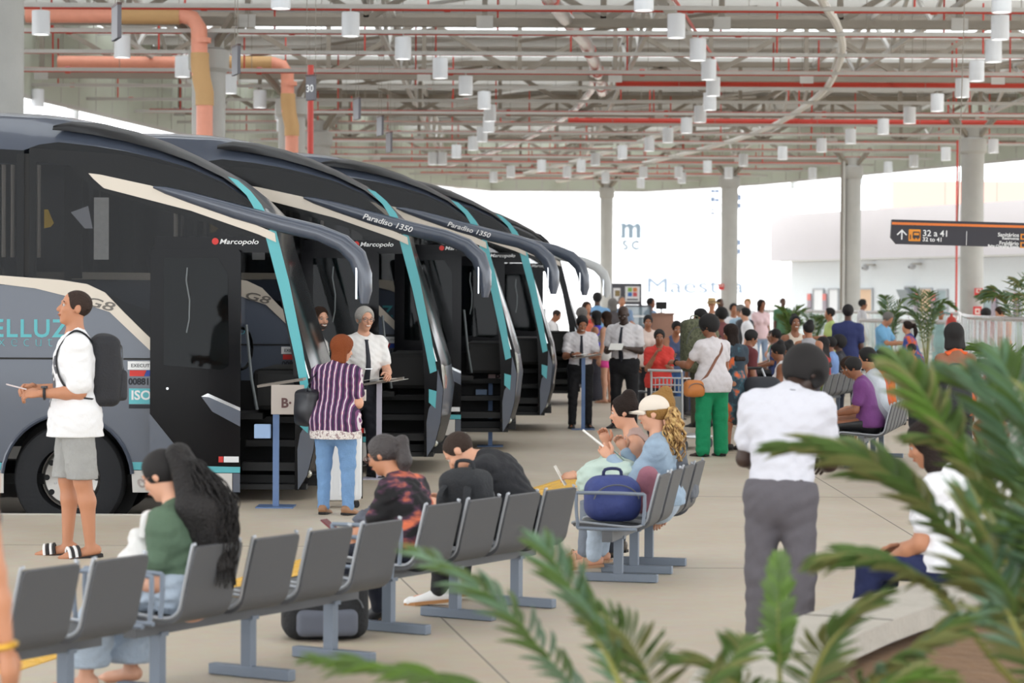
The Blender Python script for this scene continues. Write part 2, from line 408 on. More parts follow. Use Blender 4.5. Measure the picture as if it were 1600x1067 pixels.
# ---- columns
conc = mat('column concrete', srgb(176, 175, 170), .75, bump=.15, bscale=30, var=.16, vscale=1.6)
COL = [(1.5, 38, 'round concrete column at the left edge of the photo', .34), (325, 50, 'round concrete column beside the first orange drainpipe', .34), (455, 62, 'round concrete column beside the second orange drainpipe', .34),
       (497, 74, 'round concrete column rising beyond the red standpipe', .34), (947, 109, 'slim round concrete column in front of the ship at centre', .28), (1139, 98.6, 'round concrete column with a red notice, right of the ship', .335),
       (1330, 91, 'round concrete column with pipes clipped to its left side', .33), (1518, 75.5, 'round concrete column behind the hanging direction sign', .35)]
cols = {}
for px, d, lab, r in COL:
    q = AT(px, d); t = thing('column', lab, 'column', (q.x, d, 0)); cols[px] = t
    top = 7.0
    MB().lathe([(0, 0), (r, 0), (r, top-.3), (r*1.02, top-.3)], 32).build('shaft', conc, t, 60)
    m = MB().lathe([(r*1.02, top-.5), (r*1.22, top-.42), (r*1.22, top-.05), (r*.9, top), (r*.9, top+.3), (0, top+.3)], 24); m.build('capital', conc, t, 40)
    m = MB()
    for a in range(4):
        cx, cy = math.cos(a*math.pi/2+.7), math.sin(a*math.pi/2+.7); m.bar((cx*r*.6, cy*r*.6, top), (cx*.9, cy*.9, top+.6), .12, .12)
    m.build('bracket', steel, t)
t = cols[1330]
for i, x in enumerate((-.34, -.27)): MB().cyl((x-.06, -.2-.08*i, 0), (x-.06, -.2-.08*i, 7.2), .05, 8).build('clipped_pipe', steel2 if i else steel, t)
# orange drainpipes
org = mat('salmon drainpipe plastic', srgb(232, 156, 130), .5, var=.08); tan = mat('tan pipe wrapping', srgb(200, 160, 110), .75, bump=.4, bscale=30)
for px, d, y0, lab, xh in ((315, 49.3, 25, 'salmon orange drainpipe running down the nearer left column', 40), (452, 61.4, 100, 'salmon orange drainpipe running down the farther left column', 90)):
    q = AT(px, d); t = thing('drainpipe', lab, 'drainpipe', (q.x, d, 0)); r = .165
    zt = 1.88+(hor(px)-y0)*d/F
    xx = AT(xh, d).x-q.x
    MB().tube([(-.05, 0, zt-1.2), (-.07, 0, zt-.25), (-.2, 0, zt-.06), (-.4, 0, zt), (xx, 0, zt)], r, 14).build('upper_run', org, t, True)
    MB().tube([(.05, -.02, 0), (.05, -.02, zt-1.5)], r, 14).build('lower_run', org, t, True)
    MB().tube([(.05, -.02, zt-1.8), (.05, -.02, zt-1.55), (-.02, 0, zt-1.25), (-.05, 0, zt-.95), (-.05, 0, zt-.75)], r*1.12, 14).build('wrapped_bend', tan, t, True)
    MB().tube([(-.45, 0, zt), (-1.6, 0, zt)], r*1.1, 14).build('wrapped_sleeve', tan, t, True)
    for z in (zt-.5, zt-2.6, zt-4.2): MB().cyl((-.02, 0, z-.05), (-.02, 0, z+.05), r*1.18, 14).build('joint_collar', org, t, True)
t = thing('drainpipe', 'salmon orange drainpipe behind the left columns under the fascia', 'drainpipe'); a = AT(82, 66); zt = 1.88+(hor(82)-100)*66/F
MB().tube([a+V((0, 0, zt+.6)), a+V((0, 0, zt+.1)), a+V((.2, 0, zt)), a+V((3, 0, zt))], .17, 12).build('pipe', org, t, True)
q = AT(484, 43); t = thing('standpipe', 'vertical red standpipe beside the hanging gate number sign', 'pipe', (q.x, 43, 0))
MB().cyl((0, 0, -.2), (0, 0, 6.0), .055, 10).build('pipe', redm, t, True)
# ------------------------------------------------------------------ coaches (outline traced as a side elevation, 165 px = 1 m)
slate = mat('slate coach paint', srgb(76, 83, 97), .3, coat=.6)
slate_d = mat('dark graphite coach paint', srgb(24, 24, 27), .35, spec=.25)
blackp = mat('black coach panel', srgb(10, 10, 13), .15, spec=.16)
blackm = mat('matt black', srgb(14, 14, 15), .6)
glassd = mat('dark tinted coach glass', srgb(8, 10, 12), .05, spec=.3, alpha=.36, tint=.92)
doorg = mat('door glass', srgb(14, 20, 22), .03, spec=.35, alpha=.45, tint=.45)
teal = mat('teal coach stripe', srgb(86, 176, 184), .35)
beige = mat('pearl beige trim', srgb(196, 186, 172), .3, metal=.2)
skirtw = mat('off-white coach skirt', srgb(208, 204, 198), .35)
chrome = mat('chrome', srgb(215, 218, 222), .12, metal=1)
rubber = mat('tyre rubber', srgb(34, 35, 38), .85, bump=.2, bscale=20)
rimm = mat('silver wheel', srgb(196, 192, 186), .35, metal=.35)
lens = mat('headlamp lens', srgb(190, 190, 180), .08, metal=.5)
whitep = mat('white paint', srgb(232, 232, 232), .45)
redp = mat('red decal', srgb(206, 46, 40), .5); bluep = mat('blue decal', srgb(40, 70, 160), .5); darkdecal = mat('dark decal', srgb(26, 30, 40), .6)
curt = mat('grey curtain', srgb(188, 180, 172), .85, bump=.4, bscale=30)
seatm = mat('coach seat fabric', srgb(52, 56, 66), .9)
LX = -1642
def bx(px, py): return ((px-503)/165, (834-py)/165)
YN = -1.25
def SIDE(y): return M(((1, 0, 0, 0), (0, 0, -1, y), (0, 1, 0, 0), (0, 0, 0, 1)))   # outline (x,z) -> plane y, extruded towards -y
def clipx(poly, x0, x1):
    def cl(ps, keep, xb):
        out = []
        for i in range(len(ps)):
            a, b = ps[i-1], ps[i]
            ka, kb = keep(a[0]), keep(b[0])
            if ka != kb:
                s = (xb-a[0])/(b[0]-a[0]); out.append((xb, a[1]+s*(b[1]-a[1])))
            if kb: out.append(b)
        return out
    return cl(cl(poly, lambda x: x >= x0, x0), lambda x: x <= x1, x1)
def arc(cx, cy, r, a0, a1, n=14): return [(cx+r*math.cos(R(a0+(a1-a0)*i/n)), cy-r*math.sin(R(a0+(a1-a0)*i/n))) for i in range(n+1)]
ROOF = [(LX, 182, 250), (-300, 172, 238), (0, 172, 238), (40, 174, 240), (65, 176, 231), (95, 180, 227), (150, 190, 233), (200, 203, 241), (250, 220, 252), (300, 243, 266), (350, 270, 288), (385, 297, 312), (412, 324, 336), (424, 338, 348)]
FRONT = [(338, 424), (380, 430), (450, 450), (520, 471), (590, 491), (640, 497), (700, 492), (740, 482), (763, 468)]
def make_bus(variant):
    t = thing('coach', '', 'coach')
    def pan(name, pts, m, th=.012, y=YN, parent=t, both=False):
        p2 = [bx(*q) for q in pts]
        if both: MB().prism(p2, th, SIDE(-y+th)).build(name, m, parent)
        return MB().prism(p2, th, SIDE(y)).build(name, m, parent)
    body = slate if variant != 'white' else mat('silver coach paint', srgb(150, 152, 156), .3, coat=.5)
    # roof shell
    mb = MB(); n = 14; v = []; f = []
    for px, ys, yg in ROOF:
        x, zs = bx(px, ys); zg = bx(px, yg)[1]
        for i in range(n+1):
            yy = -1.25+2.5*i/n; k = (1-min(1, abs(yy)/1.25)**3.2)**(1/3.2); v.append((x, yy, zg+(zs-zg)*k))
    for j in range(len(ROOF)-1):
        for i in range(n): a = j*(n+1)+i; f.append((a, a+1, a+n+2, a+n+1))
    mb.add(v, f).build('roof', body, t, 'all')
    # dark swoosh along the roof edge towards the front
    mb = MB(); v = []; f = []
    seq = [(85, .10, .55), (110, .1, .72), (150, .08, .8), (200, .06, .86), (250, .04, .9), (300, .02, .92), (350, .0, .93), (385, 0, .93), (412, 0, .93)]
    for px, lo, hi in seq:
        ys = np.interp(px, [r[0] for r in ROOF], [r[1] for r in ROOF]); yg = np.interp(px, [r[0] for r in ROOF], [r[2] for r in ROOF])
        x, zs = bx(px, ys); zg = bx(px, yg)[1]
        w = min(1, (px-80)/120)
        for k in np.linspace(.98-.55*w, .985, 7):
            kk = (1-k**3.2)**(1/3.2); v.append((x, -1.25*k-.004, zg+(zs-zg)*kk+.006))
    for j in range(len(seq)-1):
        for i in range(6): a = j*7+i; f.append((a, a+7, a+8, a+1))
    mb.add(v, f).build('roof_edge_trim', slate_d, t, 'all')
    # front: windscreen and nose
    def nose(py0, py1, name, m, off=0.0, smooth='all', ny=14, a=-1.25, b=1.25):
        ys = [q[0] for q in FRONT]; xs = [q[1] for q in FRONT]; v = []; f = []
        rows = sorted(set([py0, py1]+[q for q in ys if py0 < q < py1]))
        for py in rows:
            xe, z = bx(np.interp(py, ys, xs), py); bl = np.interp(py, [330, 400, 640, 765], [.03, .08, .12, .1])
            for i in range(ny+1):
                yy = a+(b-a)*i/ny; v.append((xe-.04+bl*(1-(abs(yy)/1.25)**3)+off, yy, z))
        for j in range(len(rows)-1):
            for i in range(ny): q = j*(ny+1)+i; f.append((q, q+1, q+ny+2, q+ny+1))
        return MB().add(v, f).build(name, m, t, smooth)
    nose(338, 600, 'windscreen', blackp); nose(600, 690, 'nose_panel', body); nose(690, 763, 'bumper', slate_d)
    nose(338, 352, 'screen_header', slate_d, .012)
    for s in (-1, 1):
        hb = [(.02, -1.29), (.05, -1.2), (.1, -1.0)]
        mb = MB(); v = []; f = []
        for j, (py, w) in enumerate(((588, .05), (600, .28), (622, .33), (640, .22))):
            xe, z = bx(np.interp(py, [q[0] for q in FRONT], [q[1] for q in FRONT]), py); bl = np.interp(py, [330, 400, 640, 765], [.03, .08, .12, .1])
            for i in range(6):
                yy = s*(1.254-w*i/5*1.2); v.append((xe-.05+bl*max(0, 1-(min(1.25, abs(yy))/1.25)**3)+.012, yy, z))
        for j in range(3):
            for i in range(5): q = j*6+i; f.append((q, q+1, q+7, q+6))
        MB().add(v, f).build('headlamp', lens, t, 'all')
        MB().sphere((bx(480, 740)[0]-.0, s*1.08, bx(487, 740)[1]), (.04, .07, .04), 10).build('fog_lamp', lens, t, True)
    # windscreen edge strip and pillar
    mb = MB(); st = [(338, 424), (380, 431), (450, 451), (520, 472), (590, 492)]
    mb.tube([(bx(x, y)[0]-.055, -1.252, bx(x, y)[1]) for y, x in st], .014, 6); mb.build('screen_edge', chrome, t, True)
    pan('pillar_panel', [(424, 345), (431, 380), (450, 450), (471, 520), (491, 590), (497, 640), (492, 700), (482, 740), (468, 763), (462, 763), (462, 640), (458, 560), (440, 470), (428, 392), (400, 350), (410, 334)], blackp, .02, YN+.01)
    pan('fender_panel', [(486, 604), (496, 640), (491, 700), (481, 740), (467, 763), (466, 700), (470, 676), (484, 650)], slate if variant != 'white' else body, .012, YN-.012)
    pan('pillar_stripe', [(413, 362), (431, 360), (452, 440), (473, 540), (484, 607), (472, 612), (462, 560), (440, 462)], teal, .012, YN-.012)
    pan('lower_stripe', [(470, 640), (484, 644), (482, 675), (470, 664)], teal, .014, YN-.018)
    pan('upper_stripe', [(357, 279), (372, 284), (392, 301), (409, 322), (421, 346), (411, 348), (402, 335), (386, 308)], teal, .012, YN-.012)
    # side panels (both sides)
    low = [(LX, 441), (0, 447), (60, 452), (110, 462), (140, 476), (175, 487), (243, 553), (243, 722), (207, 722)]+arc(110, 748, 100, 15, 165)+[(13, 722), (LX, 722)]
    pan('side_panel', low, body, .02, YN+.01, both=True)
    ts = [(LX, 723), (12, 723), (11, 734), (LX, 734)]; ts2 = [(208, 721), (243, 721), (243, 733), (209, 733)]
    pan('side_stripe', ts, teal, .022, YN+.01); pan('side_stripe', ts2, teal, .022, YN+.01)
    pan('skirt', [(LX, 735), (11, 735), (11, 770), (LX, 770)], skirtw, .02, YN+.01); pan('skirt', [(209, 734), (243, 734), (243, 768), (211, 768)], skirtw, .02, YN+.01)
    pan('panel_seam', [(LX, 560), (243, 560), (243, 563), (LX, 563)], blackm, .004, YN-.011)
    mb = MB(); mb.tube([(bx(x, y)[0], YN-.012, bx(x, y)[1]) for x, y in arc(110, 748, 101, 5, 175, 20)], [(.03, .02)]*21, 6); mb.build('arch_lip', body, t, True)
    MB().prism([bx(x, y) for x, y in arc(110, 748, 100, 0, 360, 24)[:-1]], .03, SIDE(YN+.55)).build('wheel_well', blackm, t)
    band = [(LX, 250), (-300, 238), (0, 238), (40, 240), (65, 231), (95, 227), (150, 233), (200, 241), (250, 252), (300, 266), (350, 288), (385, 312), (412, 336), (428, 392), (243, 392), (243, 534), (195, 490), (165, 458), (140, 447), (0, 433), (LX, 425)]
    cuts = [LX, -1270, -894, -518, -142, 46, 430]
    for i in range(len(cuts)-1):
        pan('window', clipx(band, cuts[i]+4, cuts[i+1]-4), glassd, .012, YN, both=(i != 5))
    for c in cuts[1:-1]: pan('window_pillar', [(c-16, 245), (c+14, 245), (c+14, 434), (c-16, 434)], blackm, .02, YN+.03, both=True)
    pan('window_head_frame', [(50, 236), (200, 246), (300, 271), (350, 292), (405, 338), (420, 392), (400, 392), (330, 352), (150, 300), (110, 262), (50, 256)], blackm, .01, YN+.02)
    pan('door_header', [(243, 372), (425, 372), (432, 396), (243, 396)], blackp, .02, YN+.005)
    pan('side_moulding', [(LX, 424), (0, 433), (100, 440), (140, 446), (168, 459), (198, 490), (243, 534), (243, 553), (175, 489), (140, 478), (105, 464), (60, 453), (0, 446), (LX, 438)], beige, .02, YN-.008)
    txt('G8', .12, mat('badge grey', srgb(104, 98, 92), .4), t, FACE(bx(134, 477)[0], YN-.03, bx(134, 477)[1]) @ M.Rotation(R(-14), 4, 'Z'), 'badge_lettering', shear=.2, bold=.0015, sx=1.9)
    pan('upper_moulding', [(142, 275), (160, 277), (240, 294), (330, 326), (412, 358), (430, 366), (432, 380), (405, 368), (300, 332), (166, 298), (150, 284)], beige, .03, YN-.008)
    # mirror arm
    ap = [(243, 296, 2), (262, 301, 6), (300, 312, 9), (370, 333, 12), (440, 352, 13), (500, 366, 13), (538, 382, 14), (560, 403, 15), (569, 430, 14), (571, 455, 12), (571, 474, 6)]
    pts = [(bx(x, y)[0], YN-.03-.22*max(0, min(1, (x-450)/110)), bx(x, y)[1]) for x, y, h in ap]
    arm_m = slate if variant != 'white' else mat('pale grey mirror shell', srgb(196, 198, 198), .35)
    MB().tube(pts, [(.05+.03*max(0, min(1, (x-430)/100)), h/165) for x, y, h in ap], 12, up=None).build('mirror_arm', arm_m, t, True)
    ap2 = [(p[0], -p[1], p[2]) for p in pts[4:]]
    pass
    q = pts[-3]; MB().box((q[0]-.06, q[1], q[2]-.08), (.02, .14, .3), bev=.006).build('mirror_glass', chrome, t)
    # door leaf, slid open in front of the side
    DY = -1.37
    d = pan('door', [(241, 392), (376, 392), (380, 398), (380, 766), (376, 770), (241, 770)], blackp, .04, DY)
    def dp(name, pts, m, th=.006, y=DY-.04): return pan(name, pts, m, th, y, d)
    dp('door_window', [(262, 405), (345, 405), (360, 430), (362, 570), (352, 577), (262, 570)], doorg, .008)
    dp('door_corner', [(241, 645), (283, 697), (283, 723), (241, 723)], slate)
    dp('door_stripe', [(241, 724), (380, 726), (380, 735), (241, 735)], teal)
    dp('door_skirt', [(241, 736), (368, 736), (368, 769), (241, 769)], skirtw); dp('door_skirt_end', [(369, 736), (380, 736), (380, 765), (369, 765)], slate)
    dp('door_blade', [(320, 618), (330, 613), (380, 636), (380, 664), (337, 641)], slate); dp('blade_edge', [(320, 618), (330, 613), (380, 635), (380, 640), (332, 619)], chrome, .01)
    dp('reflector', [(347, 710), (354, 710), (354, 719), (347, 719)], redp, .009); dp('reflector', [(355, 710), (378, 710), (378, 719), (355, 719)], whitep, .009)
    MB().cyl((bx(268, 606)[0], DY-.04, bx(268, 606)[1]), (bx(268, 606)[0], DY-.05, bx(268, 606)[1]), .012, 10).build('lock', chrome, d)
    MB().tube([(bx(300, y)[0]+.02*math.sin((y-460)/15), DY-.06, bx(300, y)[1]) for y in (420, 440, 470, 500, 520)], .008, 6).build('grab_rail', mat('dim grab rail', srgb(92, 98, 100), .4), d, True)
    # doorway interior
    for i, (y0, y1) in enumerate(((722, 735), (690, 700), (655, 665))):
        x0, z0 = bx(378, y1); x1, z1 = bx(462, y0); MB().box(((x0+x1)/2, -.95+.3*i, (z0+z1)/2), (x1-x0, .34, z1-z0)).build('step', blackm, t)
    pan('doorway_dark_panel', [(243, 600), (466, 600), (470, 690), (462, 766), (243, 766)], blackm, .02, -.05); MB().box((-.85, 0, .45), (1.4, 2.3, .05)).build('cab_floor_pan', blackm, t); MB().box((-1.62, 0, .95), (.05, 2.3, 1.1)).build('rear_bulkhead', blackm, t)  # black panel and pan added to keep the open doorway dark
    x, z = bx(385, 590); MB().tube([(x, -1.2, z+.5), (x+.05, -1.2, z), (x+.1, -1.15, z-.3)], .015, 6).build('handrail', mat('dim grab rail', srgb(92, 98, 100), .4), t, True)
    # inside: floor, seats, curtains, dash
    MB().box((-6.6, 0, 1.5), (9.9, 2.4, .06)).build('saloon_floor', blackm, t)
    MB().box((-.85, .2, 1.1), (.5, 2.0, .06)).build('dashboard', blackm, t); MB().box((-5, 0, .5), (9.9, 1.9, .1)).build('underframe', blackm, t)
    MB().box((-.45, .2, 1.35), (.5, 1.9, .4), bev=.05).build('dash_top', blackm, t)
    mb = MB(); mb.tube([(-.95+.08*math.cos(a), .55+.23*math.cos(a), 1.72+.21*math.sin(a)) for a in np.linspace(0, 6.283, 17)], .016, 6); mb.build('steering_wheel', blackm, t, True)
    for i, (sx_, sy_) in enumerate([(-1.6, .6)]+[(-3.2-.85*k, s) for k in range(5) for s in (-.75, .75)]):
        mb = MB().box((sx_, sy_, 1.5+.75), (.14, .8 if i else .5, .8), M.Rotation(R(-12), 3, 'Y'), bev=.05); mb.box((sx_+.25, sy_, 1.5+.38), (.5, .8 if i else .5, .12), bev=.04); mb.build('seat', seatm, t, True)
    for px in (8, 22, 62, -130, -155):
        mb = MB(); x = bx(px, 0)[0]
        mb.tube([(x, YN+.07, bx(0, y)[1]) for y in (262, 300, 325, 360, 405)], [(.05, .02), (.042, .02), (.03, .02), (.036, .02), (.05, .02)], 8); mb.build('curtain', curt, t, True)
    x, z = bx(275, 0)[0], 0
    MB().tube([(x, YN+.07, bx(0, y)[1]) for y in (330, 350, 388)], [(.05, .02), (.06, .02), (.06, .02)], 8).build('curtain', curt, t, True)
    pan('window_notice', [(149, 312), (172, 312), (172, 408), (149, 408)], mat('printed notice', srgb(236, 238, 238), .7, var=.2, vscale=30), .003, YN+.03)
    pan('window_notice', [(72, 331), (78, 331), (87, 352), (82, 358), (72, 360)], mat('yellow card', srgb(232, 190, 40), .6), .003, YN+.03)
    pan('window_notice', [(113, 335), (140, 325), (147, 360), (135, 360)], mat('grey card', srgb(210, 214, 226), .6), .003, YN+.03)
    # lettering
    tr = FACE(0, YN-.034, 0)
    txt('Marcopolo', .067, whitep, t, FACE(bx(344, 383)[0], YN-.03, bx(344, 383)[1]), 'maker_lettering', shear=.25, bold=.0006, sx=1.24)
    x, z = bx(338, 379); MB().cyl((x, YN-.026, z), (x, YN-.03, z), .032, 14).build('maker_roundel', redp, t)
    txt('ELLUZ', .235, teal, t, FACE(bx(-8, 528)[0], YN-.014, bx(0, 528)[1]), 'coach_lettering', bold=.004, spacing=1.12)
    txt('executivo', .16, teal, t, FACE(bx(-18, 543)[0], YN-.014, bx(0, 543)[1]), 'coach_lettering', bold=-.004, spacing=1.5)
    pan('notice_plate', [(203, 565), (242, 565), (242, 578), (203, 578)], whitep, .004, YN-.012); txt('EXECUTIVO', .045, darkdecal, t, FACE(bx(208, 574)[0], YN-.018, bx(0, 574)[1]), 'notice_lettering', sx=1.05)
    pan('flag_decal', [(206, 579), (232, 579), (228, 588), (206, 588)], redp, .004, YN-.012); pan('flag_decal', [(232, 579), (242, 579), (242, 588), (229, 588)], bluep, .004, YN-.012)
    txt('008819', .085, darkdecal, t, FACE(bx(204, 601)[0], YN-.014, bx(0, 601)[1]), 'number_lettering', sx=.95, bold=.003)
    pan('standard_plate', [(205, 607), (242, 607), (242, 631), (205, 631)], teal, .004, YN-.012); txt('ISO', .12, whitep, t, FACE(bx(208, 624)[0], YN-.018, bx(0, 624)[1]), 'plate_lettering', bold=.003, sx=1.05)
    pan('small_print_plate', [(205, 632), (242, 632), (242, 638), (205, 638)], darkdecal, .004, YN-.012)
    # wheels
    for wx, s in ((bx(110, 0)[0], -1), (bx(110, 0)[0], 1), (-8.8, -1), (-8.8, 1)):
        T = M.Translation((wx, s*1.07, .52)) @ M.Rotation(R(90)*(-s), 4, 'X').inverted()
        w = MB().lathe([(.3, -.13), (.44, -.14), (.5, -.12), (.52, -.08), (.52, .08), (.5, .12), (.44, .14), (.32, .14), (.3, .12)], 40, T).build('tyre', rubber, t, 30)
        rim = MB().lathe([(.305, .13), (.3, .145), (.285, .14), (.27, .06), (.25, .035), (.2, .05), (.15, .07), (.13, .075), (.13, .1), (.08, .13), (0, .135)], 40, T).build('rim', rimm, w, 30)
        for k in range(10):
            a = k*math.pi/5; MB().cyl(T @ V((.235*math.cos(a), .235*math.sin(a), .03)), T @ V((.235*math.cos(a), .235*math.sin(a), .048)), .028, 10).build('vent_hole', blackm, w)
            MB().cyl(T @ V((.165*math.cos(a+.3), .165*math.sin(a+.3), .05)), T @ V((.165*math.cos(a+.3), .165*math.sin(a+.3), .095)), .014, 6).build('wheel_nut', chrome, w)
    return t
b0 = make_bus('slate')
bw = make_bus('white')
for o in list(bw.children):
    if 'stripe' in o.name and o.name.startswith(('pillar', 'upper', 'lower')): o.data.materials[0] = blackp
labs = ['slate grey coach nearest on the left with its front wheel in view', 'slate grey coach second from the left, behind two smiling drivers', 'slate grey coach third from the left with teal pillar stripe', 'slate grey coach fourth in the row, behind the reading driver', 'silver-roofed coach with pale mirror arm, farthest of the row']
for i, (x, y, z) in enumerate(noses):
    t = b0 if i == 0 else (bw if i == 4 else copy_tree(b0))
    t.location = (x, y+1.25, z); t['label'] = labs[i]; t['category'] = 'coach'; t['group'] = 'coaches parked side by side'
    if i in (1, 2):
        txt('Paradiso 1350', .085, whitep, t, FACE(bx(349, 333)[0], YN-.115, bx(0, 333)[1]) @ M.Rotation(R(-15.5), 4, 'Z'), 'model_lettering', shear=.2, bold=.001, sx=1.15)
# ------------------------------------------------------------------ figures: smooth-blended distance fields meshed as one surface
def nrm(v): v = np.asarray(v, float); return v/np.linalg.norm(v)
class SDF:
    def __init__(s): s.p = []; s.clips = []; s.wr = None
    def cone(s, a, b, ra, rb=None, k=.03, flat=None, op=1): s.p.append(('c', np.array(a, float), np.array(b, float), ra, ra if rb is None else rb, k, flat, op)); return s
    def ell(s, c, r, ax=None, k=.02, op=1):
        if not hasattr(r, '__len__'): r = (r, r, r)
        s.p.append(('e', np.array(c, float), np.array(r, float), np.eye(3) if ax is None else np.array(ax, float), 0, k, None, op)); return s
    def rbox(s, c, h, r, k=.03, op=1): s.p.append(('b', np.array(c, float), np.array(h, float), r, 0, k, None, op)); return s
    def clip(s, pt, n): s.clips.append((np.array(pt, float), nrm(n))); return s       # removes the side n points to
    @staticmethod
    def box(q):
        if q[0] == 'c':
            r = max(q[3], q[4])*(1.0 if q[6] is None else max(1, q[6][1])); return np.minimum(q[1], q[2])-r, np.maximum(q[1], q[2])+r
        if q[0] == 'b': return q[1]-q[2], q[1]+q[2]
        r = max(q[2]); return q[1]-r, q[1]+r
    @staticmethod
    def dist(q, X):
        if q[0] == 'c':
            a, b, ra, rb, fl = q[1], q[2], q[3], q[4], q[6]
            p = X-a; ba = b-a
            if fl is not None:
                n, f = fl; p = p+(p@n)[..., None]*n*(1/f-1); ba = ba+(ba@n)*n*(1/f-1)
            t = np.clip((p@ba)/max(ba@ba, 1e-9), 0, 1)
            return np.linalg.norm(p-t[..., None]*ba, axis=-1)-(ra+(rb-ra)*t)
        if q[0] == 'b':
            p = np.abs(X-q[1])-q[2]+q[3]; return np.linalg.norm(np.maximum(p, 0), axis=-1)+np.minimum(p.max(-1), 0)-q[3]
        p = (X-q[1])@q[3].T; k0 = np.linalg.norm(p/q[2], axis=-1); k1 = np.linalg.norm(p/q[2]**2, axis=-1)
        return k0*(k0-1)/np.maximum(k1, 1e-6)
    @staticmethod
    def mix(f, d, k, op):
        if op > 0:
            h = np.maximum(k-np.abs(f-d), 0)/k; return np.minimum(f, d)-h*h*k*.25
        d = -d; h = np.maximum(k-np.abs(f-d), 0)/k; return np.maximum(f, d)+h*h*k*.25
    def eval(s, X):
        X = np.atleast_2d(np.array(X, float)); f = np.full(len(X), 1.0)
        for q in s.p: f = s.mix(f, s.dist(q, X), q[5], q[7])
        for pt, n in s.clips: f = np.maximum(f, (X-pt)@n)
        return f
    def surf(s, p, d, far=.6):
        """outermost surface point from p along d"""
        d = nrm(d); ts = np.arange(0, far, .004); f = s.eval(np.array(p)+ts[:, None]*d); i = np.where(f < 0)[0]
        return V(np.array(p)+d*(ts[i[-1]] if len(i) else 0))
    def mesh(s, vox):
        pad = 3*vox+.45*max(q[5] for q in s.p); lo = np.min([s.box(q)[0] for q in s.p if q[7] > 0], 0)-pad; hi = np.max([s.box(q)[1] for q in s.p if q[7] > 0], 0)+pad
        n = np.ceil((hi-lo)/vox).astype(int)+1; F_ = np.full(n, 1.0, np.float32)
        ax = [lo[i]+vox*np.arange(n[i]) for i in range(3)]
        for q in s.p:
            a, b = s.box(q); m = q[5]+3*vox
            i0 = np.clip(np.floor((a-m-lo)/vox).astype(int), 0, n-1); i1 = np.clip(np.ceil((b+m-lo)/vox).astype(int)+1, 1, n)
            if np.any(i1 <= i0): continue
            sl = tuple(slice(i0[i], i1[i]) for i in range(3))
            X = np.stack(np.meshgrid(*[ax[i][sl[i]] for i in range(3)], indexing='ij'), -1)
            F_[sl] = s.mix(F_[sl], s.dist(q, X), q[5], q[7])
        if s.wr:
            A, B, C_ = np.meshgrid(*ax, indexing='ij'); am, fq, ph = s.wr
            w = np.sin(fq*(.55*A+.25*B+1.0*C_)+2.2*np.sin(fq*.37*(A-C_*.6)+ph)+1.7*np.sin(fq*.31*(B+A*.5)-ph))+.6*np.sin(fq*1.7*(C_-.7*A)+1.5*np.sin(fq*.5*B+ph)+2*ph)
            F_ = np.where(np.abs(F_) < .3, F_+am*w, F_)
        if s.clips:
            X = np.stack(np.meshgrid(*ax, indexing='ij'), -1)
            for pt, nn in s.clips: F_ = np.maximum(F_, (X-pt)@nn)
        return surface_net(F_, lo, vox)
def surface_net(f, lo, vox):
    ins = f < 0; c = np.zeros(np.array(f.shape)-1, np.int8)
    for i in (0, 1):
        for j in (0, 1):
            for k in (0, 1): c += ins[i:f.shape[0]-1+i, j:f.shape[1]-1+j, k:f.shape[2]-1+k]
    act = (c > 0) & (c < 8); idx = np.argwhere(act)
    if not len(idx): return [], []
    num = np.full(act.shape, -1, np.int64); num[act] = np.arange(len(idx))
    acc = np.zeros((len(idx), 3)); cnt = np.zeros(len(idx))
    for ax in range(3):
        o1, o2 = [a for a in range(3) if a != ax]
        for u in (0, 1):
            for w in (0, 1):
                a = idx.copy(); a[:, o1] += u; a[:, o2] += w; b = a.copy(); b[:, ax] += 1
                fa = f[a[:, 0], a[:, 1], a[:, 2]]; fb = f[b[:, 0], b[:, 1], b[:, 2]]
                m = (fa < 0) != (fb < 0); t = np.where(m, fa/np.where(m, fa-fb, 1), 0)
                p = (a-idx).astype(float); p[:, ax] += t; acc[m] += p[m]; cnt[m] += 1
    v = lo+(idx+acc/cnt[:, None])*vox; quads = []
    for ax in range(3):
        o1, o2 = (ax+1) % 3, (ax+2) % 3
        A = [slice(None)]*3; B = [slice(None)]*3
        A[ax] = slice(0, f.shape[ax]-1); B[ax] = slice(1, f.shape[ax])
        e = np.argwhere(ins[tuple(A)] != ins[tuple(B)]); e = e[(e[:, o1] > 0) & (e[:, o2] > 0) & (e[:, o1] < f.shape[o1]-1) & (e[:, o2] < f.shape[o2]-1)]
        g = []
        for u, w in ((1, 1), (0, 1), (0, 0), (1, 0)):
            q = e.copy(); q[:, o1] -= u; q[:, o2] -= w; g.append(num[q[:, 0], q[:, 1], q[:, 2]])
        g = np.stack(g, 1); fl = ins[e[:, 0], e[:, 1], e[:, 2]]; g[~fl] = g[~fl][:, ::-1]; quads.append(g)
    q = np.concatenate(quads); q = q[(q >= 0).all(1)]
    return v, q
def sdf_obj(name, s, vox, m, parent, extra=None):
    v, q = s.mesh(vox); me = bpy.data.meshes.new(name)
    v = [tuple(x) for x in v]; q = [tuple(int(i) for i in x) for x in q]
    if extra: o = len(v); v += extra.v; q += [tuple(i+o for i in t) for t in extra.f]
    me.from_pydata(v, [], q); me.update(); me.materials.append(m)
    me.polygons.foreach_set('use_smooth', [True]*len(me.polygons)); return link(name, me, parent)

